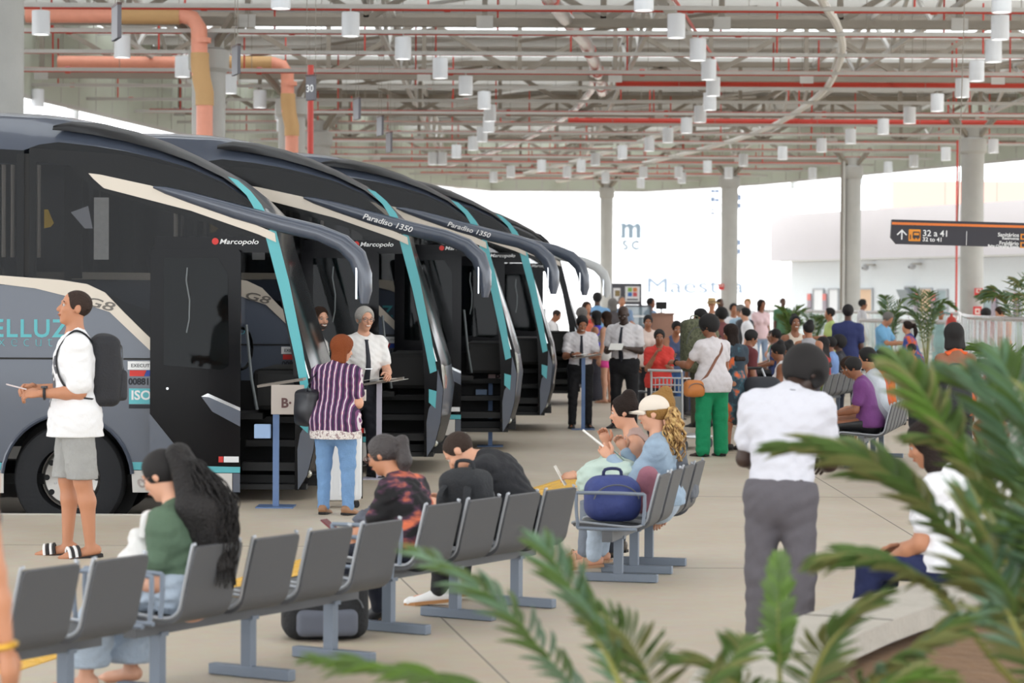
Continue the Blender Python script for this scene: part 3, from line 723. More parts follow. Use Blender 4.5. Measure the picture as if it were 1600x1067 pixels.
def rotz(a): c, s = math.cos(a), math.sin(a); return np.array([[c, -s, 0], [s, c, 0], [0, 0, 1]])
def hand(mb, wrist, u, n, side, H, curl=35, spread=.0):
    u = nrm(u); n = np.asarray(n, float); n = nrm(n-u*(n@u)); w = np.cross(u, n)*side      # w points to the thumb side
    p = np.asarray(wrist, float)
    mb.tube([p-u*.02*H, p+u*.012*H, p+u*.03*H, p+u*.056*H], [(.014*H, .012*H), (.019*H, .011*H), (.0235*H, .011*H), (.022*H, .0085*H)], 10, up=n)
    for i, (Lf, off) in enumerate(((.044, 1.45), (.05, .5), (.046, -.5), (.036, -1.45))):
        b = p+u*(.052-.002*abs(i-1.2))*H+w*off*.0115*H; pts = [b]; d = u+w*off*spread; ang = R(curl)
        for sg in range(3):
            a = ang*(.7, 1.1, .8)[sg]; d = nrm(d*math.cos(a)+np.cross(np.cross(d, n), d)*math.sin(a)); pts.append(pts[-1]+d*Lf*H*(.42, .32, .26)[sg])
        mb.tube(pts, [.0056*H, .0054*H, .005*H, .0038*H], 7)
    b = p+u*.012*H+w*.018*H; d1 = nrm(u*.75+w*.65+n*.3); d2 = nrm(u*1.0+w*.15+n*.45)
    mb.tube([b-d1*.006*H, b+d1*.024*H, b+d1*.024*H+d2*.018*H, b+d1*.024*H+d2*.036*H], [.0085*H, .0075*H, .0062*H, .0045*H], 7)

ARM = {'down': ((.13, -.02, -1), (.04, .22, -1)), 'phone': ((.16, .18, -1), (-.42, 1, .28)), 'write': ((.22, .32, -1), (-.42, 1, -.02)), 'lap': ((.12, .2, -1), (-.35, 1, -.25)),
       'fwd': ((.1, .6, -.9), (-.05, 1, .05)), 'mouth': ((.22, .45, -.9), (-.45, .35, 1)), 'hip': ((.45, -.1, -1), (-.5, .35, -.5)), 'cross': ((.15, .22, -1), (-.95, .6, .12)), 'back': ((.1, -.2, -1), (-.3, -.3, -1)), 'ear': ((.35, .45, -.8), (-.35, .3, 1)), 'cart': ((.1, .3, -1), (0, 1, -.05))}
SKIN = {'l': (214, 160, 132), 't': (190, 132, 100), 'b': (142, 92, 66), 'd': (88, 58, 44), 'dd': (60, 42, 34), 'm': (168, 112, 82)}
HAIR = {'k': (24, 21, 21), 'b': (52, 36, 27), 'r': (128, 66, 34), 'g': (178, 174, 168), 'y': (150, 112, 62), 'db': (38, 28, 24), 'gg': (120, 116, 112)}
PEOPLE = {}
def person(label, loc, face=180, H=1.7, sex='m', w=1.0, skin='b', hair=('short', 'k'), top=('tee', (230, 230, 230)), bot=('trousers', (30, 30, 34)), shoes=(30, 28, 28), pose='stand', lean=0, twist=0, side=0,
           head=(0, 0), la='down', ra='down', ll=None, rl=None, lod=2, z=0, tie=False, glasses=False, smile=False, beard=False, belly=0, group=None, topm=None, botm=None, watch=None, face_on=True, curl=35, seatz=None, epaulet=False, tl=1.0, nf=0.0):
    vox = {0: .0105, 1: .014, 2: .017, 3: .023}[lod]
    t = thing('person', label, 'person', (loc[0], loc[1], z), -R(face), group)
    X = np.array([1., 0, 0]); Z = np.array([0, 0, 1.])
    hl = .245*H; sl = .245*H; ank = .042*H
    if pose == 'sit': dl = ((.16, 1, -.02), (.02, .08, -1))
    elif pose == 'walk': dl = ((.03, .25, -1), (.01, -.1, -1))
    else: dl = ((.055, .015, -1), (.02, -.03, -1))
    LL = ll or dl; RL = rl or (((.03, -.18, -1), (.0, -.3, -1)) if pose == 'walk' else dl)
    mir = lambda v: np.array([-v[0], v[1], v[2]])
    legs = {-1: (nrm(mir(np.array(LL[0]))), nrm(mir(np.array(LL[1])))), 1: (nrm(np.array(RL[0])), nrm(np.array(RL[1])))}
    drop = max(-(a[2]*hl+b[2]*sl) for a, b in legs.values())
    pz = drop+ank
    if seatz is not None: pz = seatz+.058*H
    Pv = np.array([0, 0, pz])
    a1, a2 = R(lean*.75), R(lean*1.2); sd_ = R(side)
    d1 = nrm([math.sin(sd_)*.8, math.sin(a1), math.cos(a1)]); d2 = nrm([math.sin(sd_)*1.1, math.sin(a2), math.cos(a2)])
    mid = Pv+d1*.135*H*tl; C = mid+d2*.165*H*tl
    tr = rotz(-R(twist))@X; tr = nrm(tr-d2*(tr@d2)); tf = np.cross(d2, tr); tf = tf if tf[1]*1 >= -9 else tf
    tf = np.cross(d2, tr)
    f1 = nrm(np.cross(d1, X))
    if sex == 'f': hw, ww, cw, shw = .101*w, .076*w, .088*w, .092*(.5+.5*w)
    else: hw, ww, cw, shw = .093*w, .083*w, .099*w, .102*(.5+.5*w)
    hw, ww, cw, shw = hw*H, ww*H, cw*H, shw*H
    sh = {s: C-d2*.034*H+tr*s*shw for s in (-1, 1)}
    hip = {s: Pv+X*s*.05*H*w for s in (-1, 1)}
    knee = {s: hip[s]+legs[s][0]*hl for s in (-1, 1)}; ankp = {s: knee[s]+legs[s][1]*sl for s in (-1, 1)}
    arms = {-1: ARM.get(la, la) if isinstance(la, str) else la, 1: ARM.get(ra, ra) if isinstance(ra, str) else ra}
    B3 = np.stack([tr, nrm(np.cross(Z, tr)), Z], 1) if abs(tr[2]) < .5 else np.stack([tr, tf, d2], 1)
    el, wr, fd = {}, {}, {}
    for s in (-1, 1):
        u, f = arms[s]; u = nrm(u); f = nrm(f)
        if s < 0: u, f = mir(u), mir(f)
        u, f = B3@u, B3@f; el[s] = sh[s]+u*.17*H; wr[s] = el[s]+f*.145*H; fd[s] = f
    hp, hy = R(head[0]), R(head[1])
    fh = np.array([math.sin(hy)*math.cos(hp), math.cos(hy)*math.cos(hp), -math.sin(hp)]); rh = nrm(np.cross(fh, Z)); uh = np.cross(rh, fh)
    ndir = nrm(d2*.6+uh*.6+tf*(.12+nf)); hb = C+ndir*.055*H; hc = hb+uh*.058*H+fh*.012*H
    A3 = np.stack([rh, fh, uh], 0)
    FL = (tf, .70+belly*.1); FL1 = (f1, .76)
    def torso(S, g, k=.05):
        S.cone(Pv-d1*.005*H+d1*.0, mid, hw*.98+g, ww+g, k, FL1)
        S.cone(mid, C-d2*.085*H, ww+g, cw+g, k, FL)
        S.cone(C-d2*.075*H-tr*shw*.55, C-d2*.075*H+tr*shw*.55, .06*H+g, None, k, (tf, .85))
        for s in (-1, 1): S.cone(C-d2*.012*H+tr*s*.02*H, sh[s]+d2*.003*H, .03*H+g, .031*H+g, k)
        S.cone(C-d2*.03*H, C+ndir*.012*H, .05*H+g, .036*H+g*.5, .04)
        for s in (-1, 1): S.ell(sh[s], .0325*H+g, None, k)
        if sex == 'f':
            for s in (-1, 1): S.ell(C-d2*.115*H+tr*s*.042*H+tf*.052*H*w, .043*H*w+g*.6, None, .04)
        if belly: S.ell(mid+d2*.02*H+tf*.035*H, (.075*H*w+g, .06*H*(1+belly*.5)+g, .085*H+g), np.stack([tr, tf, d2], 0), .06)
    def pelvis(S, g, k=.05):
        S.cone(hip[-1]*.8+hip[1]*.2, hip[1]*.8+hip[-1]*.2, .072*H*w+g, None, k, (f1, .95))
        if sex == 'f' or pose == 'sit':
            for s in (-1, 1): S.ell(hip[s]-f1*.03*H, .058*H*w+g, None, k)
    # ---- body
    S = SDF(); torso(S, 0); pelvis(S, 0)
    bare_foot = shoes is None or shoes == 'sandal' or shoes == 'slide'
    toe = {}; cv = .74 if bot[0] in ('trousers', 'jeans', 'wide') else .85 if bot[0] == 'skinny' else 1.0
    for s in (-1, 1):
        S.cone(hip[s], knee[s], .05*H*w*(cv*.4+.6), .033*H*cv, .04*cv); cp = knee[s]*.7+ankp[s]*.3-np.array([0, .008*H, 0])
        S.cone(knee[s], cp, .032*H*cv, .032*H*(.7+.3*w)*cv, .03*cv); S.cone(cp, ankp[s], .031*H*(.7+.3*w)*cv, .0195*H, .03*cv)
        sd2 = legs[s][1]; fdir = nrm([s*.18, 1, -.12 if pose != 'x' else 0])
        if sd2[1] > .5: fdir = nrm(np.array([s*.1, .75, .6]))
        low = ankp[s][2] > ank+.03 and sd2[1] < -.1
        if low: fdir = nrm([s*.1, .9, -.55])
        toe[s] = fdir
        h0 = ankp[s]-fdir*.022*H-np.array([0, 0, .018*H]); b0 = ankp[s]+fdir*.085*H-np.array([0, 0, .026*H])
        S.cone(h0, b0, .021*H, .018*H, .02); S.cone(b0, b0+fdir*.028*H, .019*H, .013*H, .02, (np.array([0, 0, 1.]), .65))
        S.cone(sh[s], el[s], .031*H*(.6+.4*w), .0245*H*(.6+.4*w), .03); mp = el[s]*.65+wr[s]*.35
        S.cone(el[s], mp, .0245*H*(.6+.4*w), .0245*H*(.6+.4*w), .02); S.cone(mp, wr[s], .024*H*(.6+.4*w), .0155*H, .02)
    S.cone(C-ndir*.01*H, hb+fh*.004*H+uh*.02*H, .034*H*(.7+.3*w), .031*H*(.7+.3*w), .03)
    # head
    S.ell(hc+uh*.018*H-fh*.008*H, (.0435*H, .0555*H, .05*H), A3, .02)
    S.ell(hc-uh*.022*H+fh*.014*H, (.035*H, .038*H, .046*H), A3, .02)
    S.ell(hc-uh*.055*H+fh*.034*H, (.016*H, .013*H, .011*H), A3, .018)
    S.cone(hc+uh*.006*H+fh*.047*H, hc-uh*.014*H+fh*.059*H, .0065*H, .0088*H, .010)
    for s in (-1, 1):
        S.ell(hc-uh*.004*H+rh*s*.044*H-fh*.008*H, (.006*H, .012*H, .018*H), A3, .006)
        S.ell(hc-uh*.012*H+rh*s*.022*H+fh*.036*H, (.014*H, .013*H, .013*H), A3, .015)
        if lod < 2:
            S.ell(hc+uh*.006*H+rh*s*.018*H+fh*.058*H, (.0085*H, .008*H, .007*H), A3, .008, -1)
            S.cone(hc+uh*.017*H+rh*s*.006*H+fh*.047*H, hc+uh*.016*H+rh*s*.028*H+fh*.041*H, .006*H, None, .008)
    if lod < 2: S.ell(hc-uh*.0335*H+fh*.05*H, (.014*H, .006*H, .007*H), A3, .006)
    hm = MB()
    for s in (-1, 1):
        inward = B3@np.array([-s, 0, 0]); f = fd[s]
        n = inward if abs(f@Z) > .6 else (nrm(inward*.6-Z*.8))
        hand(hm, wr[s], f, n, s, H, curl)
    skm = cmat(SKIN[skin], .5, kind='skin', var=.08, vscale=9)
    body = sdf_obj('body', S, vox, skm, t, hm)
    # ---- face
    hcm = cmat((58, 46, 40) if hair[0] == 'buzz' and hair[1] == 'k' else HAIR[hair[1]], .7, bump=.6, bscale=90, kind='hair', spec=.2)
    if face_on and lod < 3:
        ew = mat('eye white', (.5, .47, .45), .4); ed = mat('iris', (.02, .013, .01), .15)
        for s in (-1, 1):
            c = hc+uh*.0055*H+rh*s*.0185*H+fh*(.0425 if lod < 2 else .044)*H
            e = MB().sphere(c, .0068*H, 10).build('eye', ew, t, True)
            MB().sphere(c+fh*.0035*H, .0042*H, 8).build('iris', ed, e, True)
            MB().tube([c+uh*.0125*H-rh*s*.010*H+fh*.005*H, c+uh*.0145*H+fh*.005*H, c+uh*.011*H+rh*s*.012*H+fh*.0005*H], .0022*H, 5).build('eyebrow', cmat(HAIR['k' if hair[0] in ('bald', 'buzz') or hair[1] != 'g' else 'gg'], .8, kind='hair'), t)
        mo = hc-uh*.0335*H+fh*(.0555 if lod < 2 else .0525)*H
        lipm = cmat(tuple(int(c*.72) if i else int(c*.86) for i, c in enumerate(SKIN[skin])), .5, kind='lip')
        if smile:
            MB().tube([mo+rh*.018*H+uh*.004*H-fh*.006*H, mo-uh*.002*H, mo-rh*.018*H+uh*.004*H-fh*.006*H], .005*H, 6).build('lips', lipm, t, True)
            MB().tube([mo+rh*.013*H+uh*.003*H-fh*.0008*H, mo+fh*.003*H+uh*.0005*H, mo-rh*.013*H+uh*.003*H-fh*.0008*H], .0034*H, 6).build('teeth', mat('teeth', (.8, .78, .72), .3), t, True)
        else: MB().tube([mo+rh*.014*H-fh*.004*H, mo+uh*.001*H, mo-rh*.014*H-fh*.004*H], .0036*H, 6).build('lips', lipm, t, True)
    if beard:
        Bd = SDF().ell(hc-uh*.034*H+fh*.016*H, (.037*H, .0405*H, .037*H), A3, .01); Bd.ell(hc+uh*.01*H+fh*.05*H, (.03*H, .03*H, .032*H), A3, .01, -1); Bd.clip(hc-fh*.012*H, -fh)
        sdf_obj('beard', Bd, min(vox, .008), cmat((70, 62, 58), .8, bump=.5, bscale=120, kind='hair'), t)
    if glasses:
        g = MB()
        for s in (-1, 1):
            c = hc+uh*.004*H+rh*s*.0195*H+fh*.060*H
            g.tube([c+rh*math.cos(a)*.0155*H+uh*math.sin(a)*.0115*H for a in np.linspace(0, 6.283, 13)], .0016*H, 5)
            g.tube([c+rh*s*.0155*H, hc+uh*.003*H+rh*s*.046*H+fh*.03*H, hc+uh*.002*H+rh*s*.0455*H-fh*.008*H], .0013*H, 5)
        g.tube([hc+uh*.006*H-rh*.005*H+fh*.061*H, hc+uh*.006*H+rh*.005*H+fh*.061*H], .0014*H, 5)
        g.build('glasses', mat('spectacle frame', srgb(120, 90, 84), .3), t)
    # ---- hair
    st = hair[0]
    if st != 'bald':
        th = {'buzz': .002, 'short': .010, 'afro': .026, 'bun': .008, 'long': .012, 'tail': .008, 'curly': .024, 'cap': .006, 'bob': .016, 'grey': .012}.get(st, .01)*H
        Hh = SDF(); Hh.ell(hc+uh*.018*H-fh*.009*H, (.0435*H+th, .0555*H+th, .05*H+th), A3, .02)
        cut = -.004 if st in ('buzz',) else 0
        fw = {'buzz': .062, 'afro': .07}.get(st, .066)
        Hh.ell(hc-uh*.012*H+fh*fw*H, (.052*H, .052*H+cut, .07*H), A3, .012, -1)
        Hh.ell(hc-uh*.075*H+fh*.01*H, (.06*H, .05*H, .065*H), A3, .012, -1)
        if st in ('buzz', 'short', 'afro', 'grey', 'cap'):
            for s in (-1, 1): Hh.ell(hc-uh*.02*H+rh*s*.062*H+fh*.002*H, (.024*H, .03*H, .026*H), A3, .01, -1)
        if st == 'afro': Hh.ell(hc+uh*.034*H-fh*.012*H, (.06*H, .064*H, .055*H), A3, .03)
        if st == 'bun': Hh.ell(hc+uh*.062*H-fh*.036*H, .032*H, None, .015)
        if st == 'curly':
            rg = random.Random(5)
            for k in range(26):
                a, b = rg.uniform(0, 6.28), rg.uniform(-.4, 1.3); d = rh*math.cos(a)*math.cos(b)+fh*math.sin(a)*math.cos(b)+uh*math.sin(b)
                if d@fh > .45 and d@uh < .5: continue
                Hh.ell(hc+uh*.015*H-fh*.008*H+d*.062*H, .021*H, None, .01)
        if st in ('long', 'bob'):
            e = -.09 if st == 'bob' else -.20
            for k in np.linspace(-1, 1, 7):
                p0 = hc+rh*k*.038*H-fh*(.045-.03*abs(k))*H+uh*.02*H; p1 = hc+rh*k*.047*H-fh*(.052-.03*abs(k))*H-Z*.07*H
                p2 = C+tr*k*.05*H-tf*(.062 if st == 'long' else .045)*H+Z*(e+.10)*H-Z*0.0
                Hh.cone(p0, p1, .02*H, .021*H, .02)
                if st == 'long': Hh.cone(p1, p2, .021*H, .014*H, .02)
        if st in ('tail', 'ctail'):
            b = hc-fh*.062*H+uh*.03*H; L = .17 if st == 'tail' else .2
            Hh.cone(b, b-fh*.03*H-uh*.01*H, .014*H, .022*H, .015)
            Hh.cone(b-fh*.03*H-uh*.01*H, b-fh*.045*H-Z*L*.5*H, .021*H, .027*H, .02); Hh.cone(b-fh*.045*H-Z*L*.5*H, b-fh*.035*H-Z*L*H, .026*H, .008*H, .02)
        sdf_obj('hair', Hh, min(vox, .012 if lod < 3 else .02), hcm, t)
    # ---- clothes
    def sleeves(S, fr, g, k=.03, flare=.006):
        for s in (-1, 1):
            e = sh[s]+(el[s]-sh[s])*min(fr, 1); S.cone(sh[s], e, .0325*H*(.6+.4*w)+g, .0305*H*(.6+.4*w)+g+flare*(fr < 1), k)
            if fr > 1: S.cone(el[s], el[s]+(wr[s]-el[s])*min(1, (fr-1)), .031*H*(.6+.4*w)+g, .020*H+g*.8, k)
    tk, tc = top[0], top[1]
    tm = topm or cmat(tc, .85, bump=.35, bscale=22)
    Tp = SDF(); g = .011 if tk in ('tank', 'halter', 'fit') else .017
    torso(Tp, g)
    low = {'shirt': .0, 'tucked': .0}.get(tk, -.07)*H
    if tk in ('tee', 'long', 'over', 'fit', 'tank', 'halter', 'polo'):
        ext = .03 if tk == 'over' else 0
        if not bot[0] == 'none': pelvis(Tp, g+(.03 if tk == 'over' else .011))
        if pose == 'sit': Tp.cone(Pv+d1*.03*H, Pv-d1*.005*H, hw+g, hw*.98+g+.012, .05, (f1, .86))
        else: Tp.cone(Pv+d1*.03*H, Pv-Z*(.05+ext)*H, hw+g+.004, hw+g+.010+ext*.9, .05, (f1, .86))
    if tk == 'over': Tp.cone(mid-d1*.02*H, C-d2*.12*H, ww+g+.025, cw+g+.012, .05, FL)
    if tk in ('tee', 'polo', 'shirt', 'tucked', 'fit'): sleeves(Tp, .62 if tk != 'fit' else .5, g-.003)
    if tk == 'over': sleeves(Tp, .78, g+.006, flare=.012)
    if tk == 'long': sleeves(Tp, 1.92, g-.004)
    if tk == 'dress':
        sleeves(Tp, .45, g-.003)
        if pose != 'sit': Tp.cone(Pv, Pv-Z*.18*H, hw+g+.01, hw+g+.06, .06, (f1, .85))
    Tp.ell(C+ndir*.05*H+tf*(.012 if tk in ('shirt', 'tucked', 'polo') else .022)*H, (.04*H, .042*H, .052*H if tk not in ('tank', 'halter') else .085*H), None, .008, -1)
    if tk in ('tank', 'halter'):
        for s in (-1, 1): Tp.ell(sh[s]+tr*s*.004*H, (.047*H, .06*H, .055*H), None, .01, -1)
    if tk == 'halter': Tp.ell(C-d2*.05*H-tf*.09*H, (.1*H, .08*H, .1*H), None, .01, -1)
    if tk in ('shirt', 'tucked'): Tp.clip(Pv+d1*.012*H, -d1)
    elif pose == 'sit': Tp.clip(Pv-np.array([0, 0, .03*H]), (0, 0, -1))
    elif tk != 'dress': Tp.clip(Pv-np.array([0, 0, (.065+(.008 if tk == 'over' else 0))*H]), (0, 0, -1))
    if lod < 2: Tp.wr = (.0033, 60/H*1.7, len(label)*.7)
    o_top = sdf_obj({'dress': 'dress', 'shirt': 'shirt', 'tucked': 'shirt', 'tank': 'tank_top', 'halter': 'halter_top'}.get(tk, 'shirt'), Tp, vox, tm, t)
    if tk in ('shirt', 'tucked', 'polo'):
        ring = []
        for a in np.linspace(0, 2*math.pi, 15)[:-1]:
            d = tr*math.cos(a)+tf*math.sin(a); ring.append(C+ndir*(.02-.022*max(0, math.sin(a)))*H+d*.0405*H*(.75+.25*w)+tf*.004*H)
        MB().tube(ring+[ring[0]], [(.006*H, .011*H)]*15, 6, up=ndir).build('collar', tm, o_top, True)
    if epaulet:
        for s in (-1, 1): MB().bar(C+ndir*.006*H+tr*s*.05*H, sh[s]+d2*.046*H+tr*s*.012*H, .035*H, .008).build('epaulette', cmat((40, 44, 60), .8), o_top)
    bk, bc = bot[0], bot[1]
    bm_ = botm or cmat(bc, .85, bump=.35, bscale=25)
    if bk != 'none' and tk != 'dress2':
        Bt = SDF(); g = .012; pelvis(Bt, g)
        Bt.cone(Pv-d1*.01*H, Pv+d1*.045*H, hw*.99+g*.6, ww*.6+hw*.4+g*.6, .04, (f1, .80))
        for s in (-1, 1):
            if bk in ('trousers', 'jeans', 'wide', 'skinny'):
                fl = {'trousers': .0, 'jeans': -.004, 'wide': .03, 'skinny': -.010}[bk]
                kn = knee[s]; hem = ankp[s]+(knee[s]-ankp[s])*(.02 if bk != 'skinny' else .12)
                Bt.cone(hip[s], kn, .053*H*w+g, .036*H+g+fl*.7+.002, .04); Bt.cone(kn, hem, .036*H+g+fl*.7, .026*H+g+fl+.004, .03)
            elif bk == 'shorts':
                e = hip[s]+(knee[s]-hip[s])*(bot[2] if len(bot) > 2 else .9); Bt.cone(hip[s], e, .054*H*w+g, .043*H+g+.02, .04)
            elif bk == 'minis':
                e = hip[s]+(knee[s]-hip[s])*.4; Bt.cone(hip[s], e, .054*H*w+g, .05*H+g+.004, .04)
        if bk == 'skirt': Bt.cone(Pv-Z*.03*H, Pv-Z*.44*H, hw+g, hw+g+.05, .05, (f1, .85)); Bt.cone(Pv-Z*.03*H, Pv-Z*.2*H, hw+g, hw+g+.02, .05, (f1, .9))
        Bt.clip(Pv+d1*(.04 if tk in ('shirt', 'tucked') else .03)*H, d1)
        if bk == 'shorts' and pose != 'sit': Bt.clip(Pv-Z*(hl*(bot[2] if len(bot) > 2 else .9)), -Z)
        if lod < 2: Bt.wr = (.0022, 50/H*1.7, len(label)*1.3)
        sdf_obj({'shorts': 'shorts', 'minis': 'shorts', 'skirt': 'skirt'}.get(bk, 'trousers'), Bt, vox, bm_, t)
    # ---- shoes
    for s in (-1, 1):
        fdir = V(toe[s]); a = V(ankp[s]); rgt = fdir.cross(V((0, 0, 1))).normalized(); upv = rgt.cross(fdir)
        T = M((rgt, fdir, upv)).transposed().to_4x4(); T.translation = a-V((0, 0, 1))*.042*H
        if bare_foot:
            if shoes is None: continue
            o = MB().prism([(x*H, y*H) for x, y in [(-.022, -.045), (.022, -.045), (.024, .03), (.03, .09), (.02, .122), (-.02, .122), (-.03, .09), (-.024, .03)]], .012*H, T @ M.Translation((0, 0, -.004*H))).build('sandal', cmat((34, 32, 34) if shoes == 'slide' else (168, 130, 100), .7), t)
            if shoes == 'slide':
                for k in range(4):
                    y = (.045+.0125*k)*H; pts = [T @ V((.029*H*math.cos(q), y, .006*H+.042*H*math.sin(q)**.7)) for q in np.linspace(.05, 3.09, 9)]
                    MB().tube(pts, .0062*H, 5).build('strap', whitem if k % 2 else cmat((34, 32, 34), .7), o)
            else:
                for y in (.04, .085):
                    pts = [T @ V((.026*H*math.cos(q), y*H, .004*H+.036*H*math.sin(q)**.7)) for q in np.linspace(.05, 3.09, 9)]
                    MB().tube(pts, .003*H, 5).build('strap', cmat((190, 160, 130), .6), o)
        else:
            v = []; rows = [(-.05, .012, .03, .042), (-.042, .023, .0, .052), (-.02, .026, .0, .056), (.02, .026, .0, .05), (.05, .028, .0, .038), (.085, .031, .0, .03), (.112, .029, .0, .03), (.127, .018, .003, .021)]
            mb = MB(); n = 10; f = []
            for y, wd, z0, z1 in rows:
                for k in range(n):
                    q = 2*math.pi*k/n; cx, cz = math.cos(q), math.sin(q); v.append((wd*H*math.copysign(abs(cx)**.7, cx), y*H, (z0+z1)/2*H*1.0+(z1-z0)/2*H*math.copysign(abs(cz)**.7, cz)))
            for i in range(len(rows)-1):
                for k in range(n): p, q = i*n+k, i*n+(k+1) % n; f.append((p, q, q+n, p+n))
            f += [tuple(range(n-1, -1, -1)), tuple((len(rows)-1)*n+k for k in range(n))]
            mb.add(v, f, T); o = mb.build('shoe', cmat(shoes, .5, kind='leather'), t, 'all')
            if lod < 2: MB().prism([(x*H, y*H) for x, y in [(-.02, -.048), (.02, -.048), (.027, 0), (.032, .085), (.022, .126), (-.022, .126), (-.032, .085), (-.027, 0)]], .012*H, T @ M.Translation((0, 0, -.002))).build('sole', cmat((176, 128, 84) if shoes[0] > 180 else (22, 20, 20), .8), o)
    info = dict(t=t, C=C, P=Pv, mid=mid, hc=hc, sh=sh, el=el, wr=wr, fd=fd, tf=tf, tr=tr, d2=d2, H=H, rh=rh, fh=fh, uh=uh, S=Tp, knee=knee, ank=ankp, body=body, top=o_top)
    if tie:
        pts = []; rad = []
        for k, wd in ((0.0, .016), (.03, .010), (.15, .012), (.3, .014), (.45, .016), (.6, .018), (.75, .02), (.9, .022), (1.0, .003)):
            q = C-d2*.005*H+(Pv+d1*.02*H-C)*k; pts.append(Tp.surf(q, tf)+V(tf)*.009); rad.append((wd*H*.9, .008))
        MB().tube(pts, rad, 8, up=tf).build('tie', cmat((26, 28, 40), .6), t, True)
        q = pts[5]+V(tf)*.004; MB().bar(q+V(tr)*.022*H+V(tf)*.008, q-V(tr)*.022*H+V(tf)*.008, .006, .008).build('tie_clip', chrome, t)
    if watch:
        s = watch; c = el[s]+(wr[s]-el[s])*.9; d = fd[s]; a = nrm(np.cross(d, Z)+1e-4); b = np.cross(d, a)
        o = MB().tube([c+(a*math.cos(q)+b*math.sin(q))*.0205*H for q in np.linspace(0, 6.283, 13)], .006*H, 6).build('watch', cmat((30, 30, 34), .5), t, True)
        MB().cyl(c-np.array([0, 1, 0])*0+(b if b@Z > 0 else -b)*.019*H, c+(b if b@Z > 0 else -b)*.028*H, .013*H, 12).build('watch_face', cmat((60, 60, 64), .2), o)
    def world(p): return t.matrix_basis @ V(p)
    info['w'] = world
    return info
whitem = mat('white strap', srgb(238, 238, 238), .6)
def strap(info, pts, m, name='strap', rad=(.02, .006), parent=None):
    return MB().tube(smoothpath([V(p) for p in pts], 5), [rad]*(5*(len(pts)-1)+1), 8, up=None).build(name, m, parent or info['t'], True)
# ------------------------------------------------------------------ beam benches
shellm = mat('charcoal seat shell', srgb(80, 81, 84), .5, bump=.12, bscale=300); rimg = mat('silver seat edge', srgb(170, 174, 180), .35, metal=.4)
beamm = mat('dark beam', srgb(92, 94, 98), .5); legm = mat('blue grey leg', srgb(122, 132, 146), .45, metal=.2)
def bench(label, c, face, n=4, pitch=.465, legs=(-.72, 0, .72), arms=(), W=.365, group='beam benches'):
    t = thing('beam_bench', label, 'bench', (c[0], c[1], 0), -R(face), group)
    L = n*pitch
    MB().box((0, .0, .345), (L, .07, .085)).build('beam', beamm, t)
    for x in legs:
        m = MB().box((x, .0, .165), (.05, .06, .30)); m.box((x, -.02, .03), (.06, .50, .055), bev=.006); m.box((x, 0, .302), (.055, .09, .02)); m.build('leg', legm, t)
    prof = [(.25, .405), (.23, .418), (.1, .41), (-.08, .395), (-.17, .392), (-.22, .405), (-.255, .44), (-.27, .50), (-.30, .62), (-.327, .725), (-.332, .745)]
    prof = [(p.x, p.y) for p in smoothpath([V((a, b, 0)) for a, b in prof], 2)]
    N = len(prof)
    mb = MB(); v = []; f = []
    for i, (y, z) in enumerate(prof):
        a = prof[max(i-1, 0)]; b = prof[min(i+1, N-1)]; d = V((b[0]-a[0], b[1]-a[1])).normalized(); nx, nz = -d.y, d.x
        e = min(i, N-1-i); wd = W*(1-(.16 if e == 0 else .05 if e == 1 else .012 if e == 2 else 0))
        for x, o in ((-wd/2, 0), (wd/2, 0), (wd/2, .02), (-wd/2, .02)): v.append((x, y+nx*o, z+nz*o))
    for i in range(N-1):
        for k in range(4): a, b = i*4+k, i*4+(k+1) % 4; f.append((a, a+4, b+4, b))
    f += [(0, 1, 2, 3), tuple((N-1)*4+k for k in (3, 2, 1, 0))]
    sm = mb.add(v, f).mesh('seat', shellm, 50)
    rm = MB()
    for s in (-1, 1): rm.tube([(s*W/2*(.9 if i in (0, N-1) else 1), y-.0, z+.01) for i, (y, z) in enumerate(prof)],   .0085, 6)
    rm = rm.mesh('seat_edge', rimg, True)
    bk = MB().box((0, -.02, .385), (.2, .14, .02)).mesh('seat_bracket', beamm)
    for i in range(n):
        x = (i-(n-1)/2)*pitch; s = link('seat', sm, t, (x, 0, 0)); link('seat_edge', rm, s); link('seat_bracket', bk, s)
    for x in arms:
        MB().tube(smoothpath([V((x, -.24, .42)), V((x, -.25, .6)), V((x, -.2, .625)), V((x, .17, .625)), V((x, .21, .6)), V((x, .2, .42)), V((x, .16, .39)), V((x, -.2, .39))], 3), .012, 8).build('armrest', legm, t, True)
    return t
def seat(t, i, n=4, pitch=.465, y=-.07):
    q = t.matrix_basis @ V(((i-(n-1)/2)*pitch, y, 0)); return (q.x, q.y)
FA = -59.5
bench0 = bench('dark beam bench cut by the left edge of the photo', (-2.37, 10.46), FA, arms=(1.02,))
benchA = bench('dark beam bench with the ponytailed woman, second from the left edge', (-1.31, 12.3), FA, arms=(-1.0, .93))
benchB = bench('dark beam bench with the backpack and the bent man, in mid-foreground', (-.33, 14.65), FA, pitch=.45, arms=(-.98,))
benchC = bench('dark beam bench seen end-on with the woman in a cap', (.86, 17.15), -76, legs=(-.55, 0, .55), arms=(-.93, 0))
D_ = AT(1366, 29.3); benchD = bench('dark beam bench end-on behind the palm leaves on the right', (D_.x, D_.y), -76, n=6, legs=(-1, 0, 1))
E_ = AT(1228, 35.5); benchE = bench('dark beam bench with waiting families beyond the standing women', (E_.x, E_.y), -80, n=6, legs=(-1, 0, 1))
F_b = AT(1075, 42); benchF = bench('dark beam bench with a seated family near the snack kiosk', (F_b.x, F_b.y), -60, n=6, legs=(-1, 0, 1))
G_b = AT(1205, 50); benchG = bench('far beam bench in front of the pot palms', (G_b.x, G_b.y), -86, n=6, legs=(-1, 0, 1))
